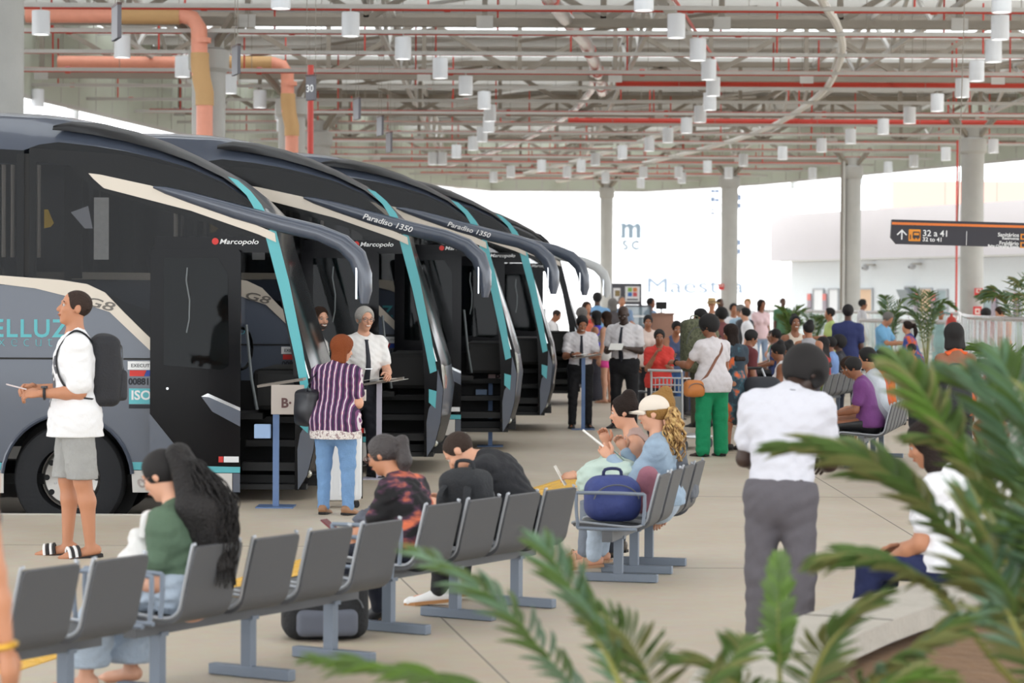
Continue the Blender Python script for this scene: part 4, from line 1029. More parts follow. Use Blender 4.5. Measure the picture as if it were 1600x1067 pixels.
H_b = AT(1290, 41); benchH = bench('beam bench beside the empty luggage trolleys', (H_b.x, H_b.y), -70, n=6, legs=(-1, 0, 1))
# ------------------------------------------------------------------ ticket stands
postm = mat('blue steel post', srgb(96, 120, 160), .45, metal=.3); traym = mat('grey tray board', srgb(120, 112, 104), .5); acr = mat('frosted acrylic sign', srgb(178, 168, 160), .25)
boxm = mat('pale blue box', srgb(150, 178, 216), .4); paperm = mat('paper', srgb(236, 234, 228), .8)
def stand(px, foot, ztop, label, postc=postm, panel=1, rz=0, papers=0, box=False, pink=False):
    q = G(px, foot); t = thing('ticket_stand', label, 'stand', (q.x, q.y, 0), rz, 'ticket stands')
    MB().box((0, 0, .006), (.34, .34, .012)).build('foot_plate', postc, t)
    MB().box((0, 0, ztop/2), (.055, .055, ztop)).build('post', postc, t)
    rot = M.Rotation(R(-9), 3, 'Y')
    MB().box((.05, 0, ztop+.02), (.42, .34, .022), rot).build('tray', traym, t)
    if panel:
        p = MB().box((.12*panel, -.17, ztop-.13), (.30, .012, .27), M.Rotation(R(0), 3, 'Y'), bev=.005).build('sign_panel', acr if not pink else mat('pink acrylic sign', srgb(200, 150, 150), .3), t)
        txt('B·', .12, mat('brown print', srgb(90, 60, 60), .6), p, FACE(.12*panel-.06, -.178, ztop-.2), 'panel_lettering', bold=.004)
    for k in range(papers): MB().box((.1*k-.05, -.02*k, ztop+.045+.004*k-.015*k), (.21, .28, .003), rot @ M.Rotation(.3*k, 3, 'Z')).build('sheet', paperm, t)
    if box: MB().box((-.12, -.02, ztop*.62), (.15, .09, .13), bev=.008).build('scanner_box', boxm, t)
    return t
stand(431, 792, 1.12, 'blue ticket stand with frosted B panel beside the nearest coach door', box=True)
stand(592, 748, 1.02, 'pale ticket stand holding papers in front of the grey haired driver', mat('lilac grey post', srgb(186, 182, 196), .45, metal=.2), 0, papers=3)
stand(766, 697, 1.10, 'blue ticket stand with pinkish B panel in front of the second coach', pink=True, box=True)
stand(911, 671, 1.07, 'dark blue ticket stand where a bowed driver is writing', panel=0, papers=2, box=False)
stand(884, 612, 1.03, 'small ticket stand of the driver reading at the farthest coach', panel=0, papers=1)
# ------------------------------------------------------------------ bags
def bag(name, label, cat, c, size, m, rz=0, group=None, pocket=None, straps=True, straps_m=None, rnd=.5, lean=0, vox=.012, soft=.03, zipper=True):
    t = thing(name, label, cat, c, rz, group)
    x, y, z = size; S = SDF(); r = min(x, y)/2*.75
    T = M.Rotation(lean, 4, 'X')
    S.rbox((0, 0, z/2), (x/2*.96, y/2*.9, z/2), min(r, z/2)*.75); S.ell((0, -y*.1, z*.42), (x*.42, y*.5, z*.36), None, .05); S.ell((0, y*.05, z*.9), (x*.3, y*.3, z*.12), None, .05)
    b = sdf_obj('bag_body', S, vox, m, t); b.data.transform(T)
    if pocket:
        P2 = SDF(); P2.rbox((0, -y*.46, z*.3), (x*.34, y*.2, z*.22), y*.13)
        p = sdf_obj('pocket', P2, vox, pocket, t); p.data.transform(T)
    sm = straps_m or m
    if straps:
        o = MB().tube(smoothpath([V((-.06, 0, z*.93)), V((-.05, 0, z+.05)), V((.05, 0, z+.05)), V((.06, 0, z*.93))], 4), .012, 6).build('handle', sm, t, True); o.data.transform(T)
        for s in (-1, 1):
            o = MB().tube(smoothpath([V((s*x*.22, y*.3, z*.88)), V((s*x*.3, y*.62, z*.7)), V((s*x*.3, y*.6, z*.3)), V((s*x*.3, y*.35, z*.1))], 5), [(.025, .008)]*16, 6).build('strap', sm, t, True); o.data.transform(T)
    if zipper:
        o = MB().tube([V((x*.4*math.cos(a), -y*.5, z*.5+z*.36*math.sin(a))) for a in np.linspace(.1, 3.04, 12)], .005, 5).build('zip', mat('zip metal', srgb(90, 92, 96), .4), t); o.data.transform(T)
    return t
navy_pat = mat('black grey backpack cloth', srgb(40, 42, 46), .8, bump=.3, bscale=60); greyp = mat('grey backpack cloth', srgb(120, 122, 126), .8, bump=.3)
# ------------------------------------------------------------------ people and things in the foreground
def stripes(name, a, b, c, scale, rough=.85):
    m = bpy.data.materials.new(name); m.use_nodes = True; n = m.node_tree.nodes; l = m.node_tree.links; bs = n['Principled BSDF']; bs.inputs['Roughness'].default_value = rough
    tc = n.new('ShaderNodeTexCoord'); w = n.new('ShaderNodeTexWave'); w.bands_direction = 'X'; w.inputs['Scale'].default_value = scale; w.inputs['Distortion'].default_value = 1.2; w.inputs['Detail'].default_value = 1
    w2 = n.new('ShaderNodeTexVoronoi'); w2.inputs['Scale'].default_value = 26
    l.new(tc.outputs['Object'], w.inputs['Vector']); l.new(tc.outputs['Object'], w2.inputs['Vector'])
    r = n.new('ShaderNodeValToRGB'); r.color_ramp.interpolation = 'CONSTANT'; e = r.color_ramp.elements
    e[0].color = (*srgb(*a), 1); e[1].position = .38; e[1].color = (*srgb(*b), 1); q = e.new(.93); q.color = (*srgb(*c), 1)
    l.new(w.outputs['Color'], r.inputs[0])
    r2 = n.new('ShaderNodeValToRGB'); r2.color_ramp.elements[0].position = .25; r2.color_ramp.elements[1].position = .45; r2.color_ramp.elements[0].color = (1, .8, .75, 1); r2.color_ramp.elements[1].color = (.75, .7, .8, 1)
    l.new(w2.outputs['Distance'], r2.inputs[0]); mx = n.new('ShaderNodeMix'); mx.data_type = 'RGBA'; mx.blend_type = 'MULTIPLY'; mx.inputs[0].default_value = .7
    l.new(r.outputs[0], mx.inputs[6]); l.new(r2.outputs[0], mx.inputs[7]); l.new(mx.outputs[2], bs.inputs['Base Color']); return m
def blotch(name, a, b, c, scale, p1=.5, p2=.62, rough=.85, stretch=(1, 1, 1)):
    m = bpy.data.materials.new(name); m.use_nodes = True; n = m.node_tree.nodes; l = m.node_tree.links; bs = n['Principled BSDF']; bs.inputs['Roughness'].default_value = rough
    tc = n.new('ShaderNodeTexCoord'); mp = n.new('ShaderNodeMapping'); mp.inputs['Scale'].default_value = stretch; w = n.new('ShaderNodeTexNoise'); w.inputs['Scale'].default_value = scale; w.inputs['Detail'].default_value = 3
    l.new(tc.outputs['Object'], mp.inputs[0]); l.new(mp.outputs[0], w.inputs['Vector']); r = n.new('ShaderNodeValToRGB'); e = r.color_ramp.elements
    e[0].position = p1-.05; e[0].color = (*srgb(*a), 1); e[1].position = p1+.02; e[1].color = (*srgb(*b), 1); q = e.new(p2); q.color = (*srgb(*c), 1)
    l.new(w.outputs['Fac'], r.inputs[0]); l.new(r.outputs[0], bs.inputs['Base Color']); return m
denim = mat('faded blue denim', srgb(112, 148, 190), .85, bump=.4, bscale=60, var=.22, vscale=7)
pale_denim = mat('pale denim', srgb(176, 190, 206), .85, bump=.4, bscale=40, var=.14, vscale=8)
greyden = mat('grey denim', srgb(158, 158, 156), .85, bump=.4, bscale=40, var=.12, vscale=9)
# man walking at the left with phone and backpack
q = G(117, 869)
a = person('man in white printed T-shirt and grey denim shorts holding a phone', (q.x, q.y), -104, 1.93, 'm', 1.06, 't', ('buzz', 'k'), ('over', (236, 236, 238)), ('shorts', (158, 158, 156), .95), 'slide', 'stand',
    head=(-9, -4), la=((.04, -.05, -1), (-.12, 1, -.02)), ra=((.1, .08, -1), (-.42, 1, .08)), lod=0, watch=-1, botm=greyden, curl=55, beard=False, ll=((.03, -.10, -1), (.0, -.12, -1)), rl=((.03, .1, -1), (.0, .0, -1)))
w = a['wr'][-1]+a['fd'][-1]*.15
tag(MB().box((0, 0, 0), (.075, .15, .009), M.Rotation(R(15), 3, 'X'), bev=.003).build('phone', mat('phone pale', srgb(214, 200, 200), .3), None, loc=a['w'](w+np.array([.05, .02, .05])), rz=-R(-104)), 'pale phone in both hands of the man in white T-shirt', 'phone')
# dark print on the shirt front
pr = MB(); S = a['S']
def patch(mb, S, ctr, tr, up, fwd, outline):
    """decal hugging the cloth: outline in metres (across, up)"""
    c = V((0, 0)); pts = [S.surf(ctr+tr*x+up*z, fwd)+V(fwd)*.004 for x, z in outline]
    m = S.surf(ctr+tr*np.mean([p[0] for p in outline])+up*np.mean([p[1] for p in outline]), fwd)+V(fwd)*.005
    mb.add([m]+pts, [(0, i+1, (i+1) % len(pts)+1) for i in range(len(pts))])
trv, upv, fw = np.array([1., 0, 0]), np.array([0, 0, 1.]), np.array([0, 1., 0])
ctr = np.array([0, 0, a['C'][2]-.25])
patch(pr, S, ctr, trv, upv, fw, [(-.13, .08), (-.10, .13), (-.05, .12), (-.04, .07), (-.07, .03), (-.11, -.02), (-.13, .02)])
patch(pr, S, ctr, trv, upv, fw, [(-.08, -.04), (-.03, .0), (.02, -.03), (.02, -.12), (-.03, -.16), (-.08, -.12)])
patch(pr, S, ctr, trv, upv, fw, [(.03, .10), (.09, .12), (.12, .06), (.09, .0), (.04, .03)])
patch(pr, S, ctr-upv*.24, trv, upv, fw, [(-.08, .04), (.0, .06), (.08, .03), (.06, -.03), (-.06, -.02)])
pr.build('shirt_print', mat('charcoal print', srgb(96, 96, 102), .8), a['t'])
tb = a['t']
bp = bag('backpack', 'black backpack on the back of the man in white T-shirt', 'backpack', (0, 0, 0), (.33, .24, .52), cmat((34, 35, 40), .7, bump=.3), pocket=cmat((44, 45, 50), .7, bump=.3), straps=False)
bp.location = a['w']((.0, -.215, a['C'][2]-.5)); bp.rotation_euler = (0, 0, R(104)+R(180)); bp.rotation_euler.z = R(104)+math.pi
bp.rotation_euler.z = R(104)
for ch in bp.children: ch.data = ch.data.copy(); ch.data.transform(M.Rotation(math.pi if ch.name.startswith(('pocket', 'zip')) else 0, 4, 'Z')) if False else None
inv = bp.matrix_basis.inverted()
for s in (-1, 1):
    C, sh = a['C'], a['sh'][s]
    pts = [a['S'].surf(np.array([s*.09, .0, C[2]-.03-.02]), (0, -1, .15))+V((0, -.02, 0))]
    for zz, d in ((.02, (0, -.5, 1)), (.0, (0, .35, 1)), (-.06, (0, 1, .2)), (-.18, (s*.25, 1, 0)), (-.3, (s*.9, .7, 0)), (-.36, (s*1, .0, 0)), (-.38, (s*.7, -1, 0))):
        pts.append(a['S'].surf(np.array([s*.105, 0, C[2]-.06+zz]), d)+V(d).normalized()*.006)
    MB().tube([inv @ (tb.matrix_basis @ p) for p in smoothpath(pts, 4)], [(.024, .007)]*(4*7+1), 8).build('strap', cmat((34, 35, 40), .7, bump=.3), bp, True)
# ponytailed woman in green on bench A
x, y = seat(benchA, .15, y=-.12)
a = person('woman in green T-shirt with long frizzy black ponytail on the bench', (x, y), -66, 1.66, 'f', .98, 'l', ('tail', 'k'), ('tee', (84, 106, 86)), ('none', (0, 0, 0)), None, 'sit', tl=.74, lean=10, head=(26, 2), la=((.14, .06, -1), (-.5, 1, -.12)), ra=((.1, .2, -1), (-.4, 1, -.1)),
    lod=0, glasses=True, watch=-1, ll=((.1, 1, -.13), (.0, .28, -1)), rl=((.1, 1, -.05), (.0, .02, -1)), curl=60, seatz=.425)
bt = SDF()
for s in (-1, 1):
    P0, K, A = a['P']+np.array([s*.08, 0, 0]), a['knee'][s], a['ank'][s]
    bt.cone(P0, K, .105, .085, .05); bt.cone(K, A+np.array([0, .0, .05]), .085, .115, .04)
bt.cone(a['P']+np.array([-.07, 0, .01]), a['P']+np.array([.07, 0, .01]), .135, None, .05); bt.clip(a['P']+np.array([0, 0, .08]), (0, 0, 1))
for s in (-1, 1): bt.clip(a['ank'][s]+np.array([0, 0, .03]), a['ank'][s]-a['knee'][s])
bt.wr = (.005, 60, 1.0); sdf_obj('wide_jeans', bt, .011, pale_denim, a['t'])
# the big mane: many wavy locks
hc, H = a['hc'], a['H']; rg = random.Random(3); mane = MB()
hb = hc-a['fh']*.055*H+a['uh']*.034*H
core = SDF(); top_ = hb-a['fh']*.04; core.cone(hb, top_, .03, .04, .03)
for r1 in (-1, -.35, .35, 1):
    for r2 in (-1, 1):
        q0 = top_+a['rh']*r1*.03; q1 = top_+np.array([r1*.08, -.16+r2*.05, -.26]); q2 = top_+np.array([r1*.06, -.23+r2*.03, -.52])
        core.cone(q0, q1, .028, .052, .04); core.cone(q1, q2, .05, .022, .06)
hairm = mat('frizzy black hair', srgb(26, 22, 22), .7, bump=1.0, bscale=70)
for k in range(260):
    an = rg.uniform(0, 6.283); r1, r2 = math.cos(an), math.sin(an); L = .60*rg.uniform(.6, 1.06); pts = [hb+a['rh']*r1*.012, top_+a['rh']*r1*.03+np.array([0, 0, r2*.02])]
    rr = rg.uniform(.75, 1.12); st_ = rg.uniform(0, .3)
    for i in range(1, 12):
        u = i/11; e = .38+.75*math.sin(min(1, u*1.15)*math.pi*.8); wv = .007
        pts.append(top_+np.array([r1*.10*e*rr+wv*math.sin(i*2.3+k), -.03-.17*min(1, u*1.7)-.03*u+r2*.08*e*rr+wv*math.cos(i*2.3+k), -L*u]))
    pts = smoothpath([V(p) for p in pts], 2); n_ = len(pts); mane.tube(pts, [.0062*(1-.6*i/n_) for i in range(n_)], 4)
sdf_obj('ponytail', core, .012, hairm, a['t'], mane)
S = SDF(); S.cone((0, -.06, .02), (0, .1, .03), .075, .07, .05); S.cone((0, .02, .02), (0, .04, .17), .09, .05, .06)
tote = thing('tote_bag', 'white cloth tote bag on the lap of the woman in green', 'bag', a['w'](a['P']+np.array([-.10, .18, .06])), R(66)); S.wr = (.006, 70, 2.); sdf_obj('bag_body', S, .012, mat('white bag cloth', srgb(226, 224, 222), .85, bump=.5, bscale=18), tote)
MB().tube(smoothpath([V((-.04, 0, .18)), V((-.05, -.02, .29)), V((.05, .0, .29)), V((.04, .02, .18))], 4), [(.016, .004)]*13, 6).build('handle', mat('white bag cloth', srgb(226, 224, 222), .85), tote, True)
# woman with glasses, printed black T-shirt
x, y = seat(benchB, .25, pitch=.45, y=-.08)
print_m = blotch('black shirt with ember print', (24, 23, 26), (74, 46, 66), (226, 120, 84), 5.5, .52, .68, stretch=(1, 1, 2.2))
a = person('woman with glasses and grey-black ponytail tapping a phone on the bench', (x, y), -64, 1.6, 'f', 1.05, 't', ('tail', 'gg'), ('tee', (24, 24, 26)), ('trousers', (34, 38, 52)), (60, 60, 66), 'sit', tl=.72, nf=.3, lean=18, head=(22, 0), la=((.08, .42, -.9), (-.3, 1, -.05)), ra=((.1, .42, -.9), (-.3, 1, -.05)), lod=0, glasses=True, topm=print_m,
    ll=((.06, 1, -.12), (.0, .1, -1)), rl=((.1, 1, -.1), (.0, -.25, -1)), seatz=.43)
for o in a['t'].children:
    if o.name.startswith('hair'): o.data.materials[0] = mat('streaked grey black hair', srgb(62, 56, 56), .5, bump=.5, bscale=80)
w = (a['wr'][-1]+a['wr'][1])/2+np.array([0, .13, .02])
tag(MB().box((0, 0, 0), (.075, .15, .01), M.Rotation(R(35), 3, 'X'), bev=.003).build('phone', mat('dark red phone', srgb(110, 40, 46), .4), None, loc=a['w'](w), rz=R(64)), 'dark red phone held by the woman with glasses', 'phone')
q = a['w'](a['P']+np.array([0, .22, .075])); S = SDF(); S.cone((-.12, 0, .03), (.12, 0, .03), .05, None, .04); S.cone((-.1, .08, .03), (.1, .08, .03), .05, None, .04); S.cone((0, -.06, .05), (.05, .08, .05), .05, None, .04)
j = thing('folded_jacket', 'grey jacket bundled on the lap of the woman with glasses', 'jacket', q, R(64)); S.wr = (.006, 90, 2.); sdf_obj('cloth', S, .012, mat('grey jacket cloth', srgb(92, 96, 108), .9, bump=.8, bscale=14), j)
# backpack on the seat between, bent man
x, y = seat(benchB, 1.85, pitch=.45, y=.0)
bag('backpack', 'grey and black backpack standing on the bench beside the bent man', 'backpack', (x, y, .42), (.32, .25, .46), navy_pat, R(150), pocket=greyp, straps_m=navy_pat, lean=-.12)
x, y = seat(benchB, 3.1, pitch=.45, y=-.02)
a = person('man in black T-shirt bent forward over his phone on the bench', (x, y), -70, 1.76, 'm', 1.05, 'l', ('buzz', 'k'), ('tee', (30, 31, 36)), ('trousers', (28, 28, 32)), (238, 238, 238), 'sit', tl=.80, nf=1.3, lean=30, head=(50, -4), la=((.14, .55, -.8), (-.4, 1, .2)), ra=((.14, .55, -.8), (-.4, 1, .15)), lod=0, seatz=.43)
w = (a['wr'][-1]+a['wr'][1])/2+np.array([0, .12, .03])
tag(MB().box((0, 0, 0), (.075, .15, .01), M.Rotation(R(45), 3, 'X'), bev=.003).build('phone', mat('white phone', srgb(220, 220, 222), .3), None, loc=a['w'](w), rz=R(70)), 'white phone held by the bent man in black', 'phone')
# bag on the floor under bench A
q = G(505, 1000); bag('backpack', 'black backpack with cream strap lying on the floor under the bench', 'backpack', (q.x, q.y+.1, 0), (.5, .3, .34), cmat((30, 31, 34), .8, bump=.4), R(10), straps_m=cmat((214, 204, 184), .8), pocket=cmat((96, 100, 112), .8))
# woman in purple patterned blouse with a suitcase
q = G(524, 804)
a = person('woman with short auburn hair, purple patterned blouse and blue jeans', (q.x, q.y), 18, 1.56, 'f', 1.2, 'l', ('bob', 'r'), ('tee', (90, 50, 90)), ('jeans', (112, 148, 190)), (150, 110, 80), 'stand', lean=3, head=(14, 42), la=((.1, .05, -1), (-.2, .9, -.35)), ra=((.18, .0, -1), (-.35, 1, .1)), lod=0, topm=stripes('purple patterned cloth', (58, 40, 72), (126, 74, 118), (232, 226, 226), 6.0), botm=denim, ll=((.05, .02, -1), (.0, -.02, -1)))
lh = MB(); C_ = a['P']+np.array([0, 0, -.115]); lh.tube([C_+np.array([.222*math.cos(t_), .195*math.sin(t_), 0]) for t_ in np.linspace(0, 6.283, 25)], [(.014, .045)]*25, 6, up=(0, 0, 1)); lh.build('lace_hem', blotch('white lace', (206, 196, 190), (236, 232, 228), (160, 140, 140), 40, .45, .6), a['t'], True)
tag(MB().box((0, 0, 0), (.12, .008, .1)).build('ticket_paper', paperm, None, loc=a['w'](a['wr'][1]+a['fd'][1]*.13+np.array([0, 0, .03])), rz=-.4), 'small white paper in the hand of the woman in purple', 'paper')
hbg = bag('handbag', 'black leather handbag on the left shoulder of the woman in purple', 'handbag', a['w']((-.26, -.02, a['P'][2]-.05)), (.30, .16, .32), mat('black leather', srgb(30, 30, 36), .35), R(-55), straps=False, zipper=False)
inv = hbg.matrix_basis.inverted(); sp = [a['w'](p) for p in ((-.25, .04, a['P'][2]+.22), (-.23, .03, a['sh'][-1][2]-.1), tuple(a['sh'][-1]+np.array([.02, .0, .075])), (-.2, -.12, a['sh'][-1][2]-.08), (-.25, -.08, a['P'][2]+.22))]
MB().tube([inv @ p for p in smoothpath(sp, 5)], [(.014, .005)]*21, 6).build('strap', mat('black leather', srgb(30, 30, 36), .35), hbg, True)
q = G(527, 797); sc_ = thing('suitcase', 'white hard-shell suitcase behind the woman in purple', 'suitcase', (q.x, q.y+.33, 0), R(4))
MB().box((0, 0, .38), (.40, .24, .64), bev=.05).build('shell', mat('white suitcase shell', srgb(226, 228, 230), .35), sc_, True)
for z_ in np.linspace(-.15, .15, 5): MB().box((z_, -.121, .38), (.02, .012, .54), bev=.004).build('rib', mat('white suitcase shell', srgb(226, 228, 230), .35), sc_)
for sx_ in (-.15, .15):
    for sy_ in (-.08, .08): MB().cyl((sx_, sy_-.012, .03), (sx_, sy_+.012, .03), .03, 12).build('wheel', blackm, sc_)
MB().tube(smoothpath([V((-.1, .05, .69)), V((-.1, .05, .98)), V((.1, .05, .98)), V((.1, .05, .69))], 3), .011, 6).build('pull_handle', steel2, sc_, True); MB().box((.202, 0, .38), (.012, .03, .6)).build('zip', blackm, sc_)
# drivers by the first coach
q = AT(566, 26.3); a = person('grey haired driver with glasses, white shirt and black tie, smiling', (q.x, q.y), 158, 1.80, 'm', 1.08, 'l', ('grey', 'g'), ('tucked', (234, 232, 230)), ('trousers', (34, 36, 46)), (24, 22, 22), 'stand', lean=3, head=(6, -6), la=((.2, .25, -1), (-.3, 1, -.12)), ra=((.16, .05, -1), (-.1, .5, -1)), lod=0, tie=True, glasses=True, smile=True, belly=.25)
q = AT(496, 26.9); person('bearded smiling driver in white shirt, half hidden by the nearest coach', (q.x, q.y), 150, 1.80, 'm', 1.0, 'l', ('short', 'b'), ('tucked', (232, 230, 226)), ('trousers', (34, 36, 46)), (24, 22, 22), 'stand', head=(8, -8), lod=0, tie=True, smile=True, beard=True)
# drivers at the third and fourth coach
q = G(907, 670); a = person('driver in white shirt and tie writing on the ticket stand', (q.x, q.y+.22), 176, 1.70, 'm', 1.05, 'm', ('short', 'k'), ('tucked', (224, 220, 222)), ('trousers', (26, 26, 30)), (22, 20, 20), 'stand', lean=5, head=(32, -5), la=((.2, .3, -1), (-.3, 1, .05)), ra=((.22, .22, -1), (-.45, 1, .15)), lod=1, tie=True, smile=True, watch=1, epaulet=True)
q = G(975, 669); a = person('tall bald driver in white shirt and black tie reading a paper', (q.x, q.y), -160, 1.84, 'm', 1.16, 'dd', ('bald', 'k'), ('tucked', (222, 218, 220)), ('trousers', (24, 24, 28)), (20, 18, 18), 'stand', head=(26, -6), la=((.2, .12, -1), (-.6, 1, .2)), ra=((.2, .12, -1), (-.5, 1, .15)), lod=1, tie=True, belly=.5)
tag(MB().box((0, 0, 0), (.21, .004, .15), M.Rotation(R(50), 3, 'X')).build('paper_sheet', paperm, None, loc=a['w']((a['wr'][-1]+a['wr'][1])/2+np.array([0, .12, .03])), rz=R(160)), 'white sheet of paper in the hands of the bald driver', 'paper')
q = G(862, 611); a = person('driver in white shirt reading papers beside the farthest coach', (q.x, q.y), 105, 1.74, 'm', 1.0, 'm', ('buzz', 'k'), ('tucked', (228, 226, 226)), ('trousers', (28, 30, 40)), (22, 20, 20), 'stand', head=(30, 0), la='write', ra='write', lod=2, tie=True)
# ---- bench C: cap woman and companions
x, y = seat(benchC, 1.75, y=-.15)
a = person('woman in cream cap, pale denim shirt and long curly blond ponytail', (x, y), -78, 1.66, 'f', 1.0, 'l', ('cap', 'y'), ('long', (156, 174, 192)), ('jeans', (176, 190, 206)), 'sandal', 'sit', tl=.8, lean=0, head=(6, 0), la=((.12, .5, -.75), (-.25, .75, .75)), ra=((.15, .5, -.7), (-.4, .5, 1)), lod=0, botm=pale_denim, topm=mat('pale chambray', srgb(150, 170, 190), .85, bump=.4, bscale=20, var=.08), seatz=.43)
hc, H, fh, uh, rh = a['hc'], a['H'], a['fh'], a['uh'], a['rh']; A3 = np.stack([rh, fh, uh], 0)
cp = SDF().ell(hc+uh*.024*H-fh*.006*H, (.053*H, .066*H, .056*H), A3, .01); cp.clip(hc+uh*.016*H, -uh); capm = mat('cream cap cloth', srgb(226, 214, 200), .85)
co = sdf_obj('cap', cp, .008, capm, a['t']); br = MB(); v = []; f = []
for i in range(4):
    for k in range(9):
        an = (k-4)/4*1.15; r0 = .062*H+.046*H*i/3*math.cos(an*.75); p = hc+uh*(.022*H-.006*H*i/3-.010*H*(abs(an)/1.15)**2)+fh*(r0*math.cos(an)-.004*H)+rh*(.052*H*math.sin(an)); v.append(p)
for i in range(3):
    for k in range(8): q_ = i*9+k; f.append((q_, q_+1, q_+10, q_+9))
br.add(v, f); br.add([p-uh*.006*H for p in v], [t_[::-1] for t_ in f]); br.build('brim', capm, co, 'all')
rg = random.Random(9); mane = MB(); hb = hc-fh*.066*H+uh*.016*H
for k in range(70):
    r1, r2, L = rg.uniform(-1, 1), rg.uniform(-1, 1), .36*rg.uniform(.7, 1.05); p1 = hb-fh*rg.uniform(.01, .05)+rh*r1*.03; pts = [hb+rh*r1*.012, p1]
    for i in range(1, 12):
        u = i/11; pts.append(p1+rh*(r1*.06*math.sin(u*2.4)+.012*math.sin(i*1.9+k))+np.array([0, 0, -L*u])-fh*(.02*u+r2*.055*math.sin(u*2.4)+.012*math.cos(i*1.9+k)))
    pts = smoothpath([V(p) for p in pts], 2); n_ = len(pts); mane.tube(pts, [.010*(1-.6*i/n_) for i in range(n_)], 5)
mane.build('curly_ponytail', blotch('curly blond hair', (112, 80, 46), (168, 128, 76), (206, 172, 112), 30, .45, .6, .6), a['t'], 'all')
w = a['wr'][-1]+a['fd'][-1]*.09
tag(MB().cyl((0, -.03, 0), (0, .14, .13), .008, 8).build('pen', mat('white pen', srgb(236, 232, 228), .4), None, loc=a['w'](w), rz=R(78)), 'white stick raised in the hand of the woman in a cap', 'pen')
x, y = seat(benchC, 2.45, y=-.02)
b = person('woman with frizzy dark updo leaning forward beside the woman in a cap', (x, y), -80, 1.66, 'f', 1.0, 'l', ('bun', 'db'), ('tank', (176, 150, 142)), ('trousers', (120, 128, 140)), 'sandal', 'sit', tl=.84, lean=16, head=(12, 0), la=((.1, .6, -.8), (-.2, 1, .0)), ra=((.12, .5, -.7), (-.3, .3, 1)), lod=1, seatz=.43)
x, y = seat(benchC, 3.1, y=-.14)
b2 = person('woman with tied blond hair and grey sleeve, third on the end-on bench', (x, y), -80, 1.64, 'f', 1.0, 'l', ('bun', 'y'), ('long', (96, 100, 108)), ('trousers', (60, 64, 74)), (90, 80, 70), 'sit', tl=.86, lean=6, head=(10, 0), lod=1, seatz=.43)
tag(MB().box((0, 0, 0), (.10, .005, .16), M.Rotation(R(-30), 3, 'X')).build('paper_sheet', paperm, None, loc=b['w'](b['wr'][-1]+b['fd'][-1]*.13), rz=R(80)), 'crumpled white paper in the outstretched hand at the end-on bench', 'paper')
x, y = seat(benchC, 0.05, y=.02)
bag('duffel_bag', 'navy blue duffel bag on the nearest seat of the end-on bench', 'bag', (x, y, .425), (.38, .32, .29), mat('navy blue bag cloth', srgb(58, 70, 128), .75, bump=.5, bscale=14, var=.15), R(8), straps_m=mat('navy strap', srgb(40, 46, 84), .8), zipper=True)
x, y = seat(benchC, 0.55, y=-.13); S = SDF(); S.cone((0, 0, .1), (0, -.05, .28), .075, .07, .05)
cu = thing('neck_pillow', 'mauve pillow pressed against the end-on bench back', 'pillow', (x, y, .43), R(78)); sdf_obj('cushion', S, .012, mat('mauve cloth', srgb(150, 98, 112), .9, bump=.3), cu)
q = a['w'](a['P']+np.array([-.02, .32, .08])); S = SDF()
S.cone((-.14, -.08, .08), (.14, -.06, .08), .10, None, .06); S.cone((-.12, .12, .04), (.14, .12, .06), .12, .11, .06); S.cone((-.1, .02, .14), (.1, .02, .13), .07, None, .06)
cu = thing('cloth_bag', 'mint green cloth bag on the lap of the woman in a cap', 'bag', q, R(78)); S.wr = (.007, 60, 2.); sdf_obj('bag_body', S, .012, mat('mint cloth', srgb(190, 208, 198), .9, bump=.8, bscale=9, var=.06), cu)
MB().tube(smoothpath([V((-.05, -.1, .16)), V((-.08, -.02, .24)), V((.06, .04, .23)), V((.05, .12, .16))], 4), [(.014, .004)]*13, 6).build('handle', mat('mint cloth', srgb(190, 208, 198), .9), cu, True)
# ---- woman in green trousers, girl in red, trolley
q = G(1112, 713)
a = person('woman in white T-shirt and bright green trousers with brown shoulder strap', (q.x, q.y), -28, 1.70, 'f', 1.18, 'b', ('afro', 'k'), ('fit', (214, 208, 210)), ('wide', (18, 140, 92)), (60, 44, 40), 'stand', head=(12, -30), la=((.35, .45, -.8), (.15, 1, .12)), ra=((.2, .2, -1), (-.3, 1, -.1)), lod=1, watch=-1)
Sx = a['S']; pts = [Sx.surf(np.array([.07, -.02, a['C'][2]-.03]), (0, .1, 1)), Sx.surf(np.array([.06, -.0, a['C'][2]-.1]), (0, -1, .2)), Sx.surf(np.array([-.02, 0, a['mid'][2]+.06]), (-.1, -1, 0)), Sx.surf(np.array([-.1, 0, a['P'][2]+.1]), (-.5, -1, 0)), Sx.surf(np.array([-.1, 0, a['P'][2]+.0]), (-1, -.5, 0))]
brown = mat('tan leather', srgb(196, 120, 58), .5)
ob = bag('shoulder_bag', 'tan orange shoulder bag at the hip of the woman in green trousers', 'bag', a['w']((-.30, -.06, a['P'][2]-.16)), (.26, .15, .19), brown, R(20), straps=False)
inv = ob.matrix_basis.inverted(); MB().tube([inv @ a['w'](p+V((0, -.008, 0))) for p in smoothpath(pts, 5)]+[V((0, 0, .18))], [(.017, .004)]*22, 6).build('strap', mat('brown strap', srgb(126, 80, 60), .6), ob, True)
q = AT(1030, 34.5); person('girl in red T-shirt with a hand at her mouth', (q.x, q.y), 172, 1.50, 'f', 1.0, 'b', ('short', 'k'), ('tee', (206, 60, 52)), ('trousers', (36, 36, 48)), (40, 36, 36), 'stand', head=(14, 8), ra=((.18, .35, -.9), (-.5, .3, 1)), la=((.1, .3, -1), (-.3, 1, .2)), lod=1)
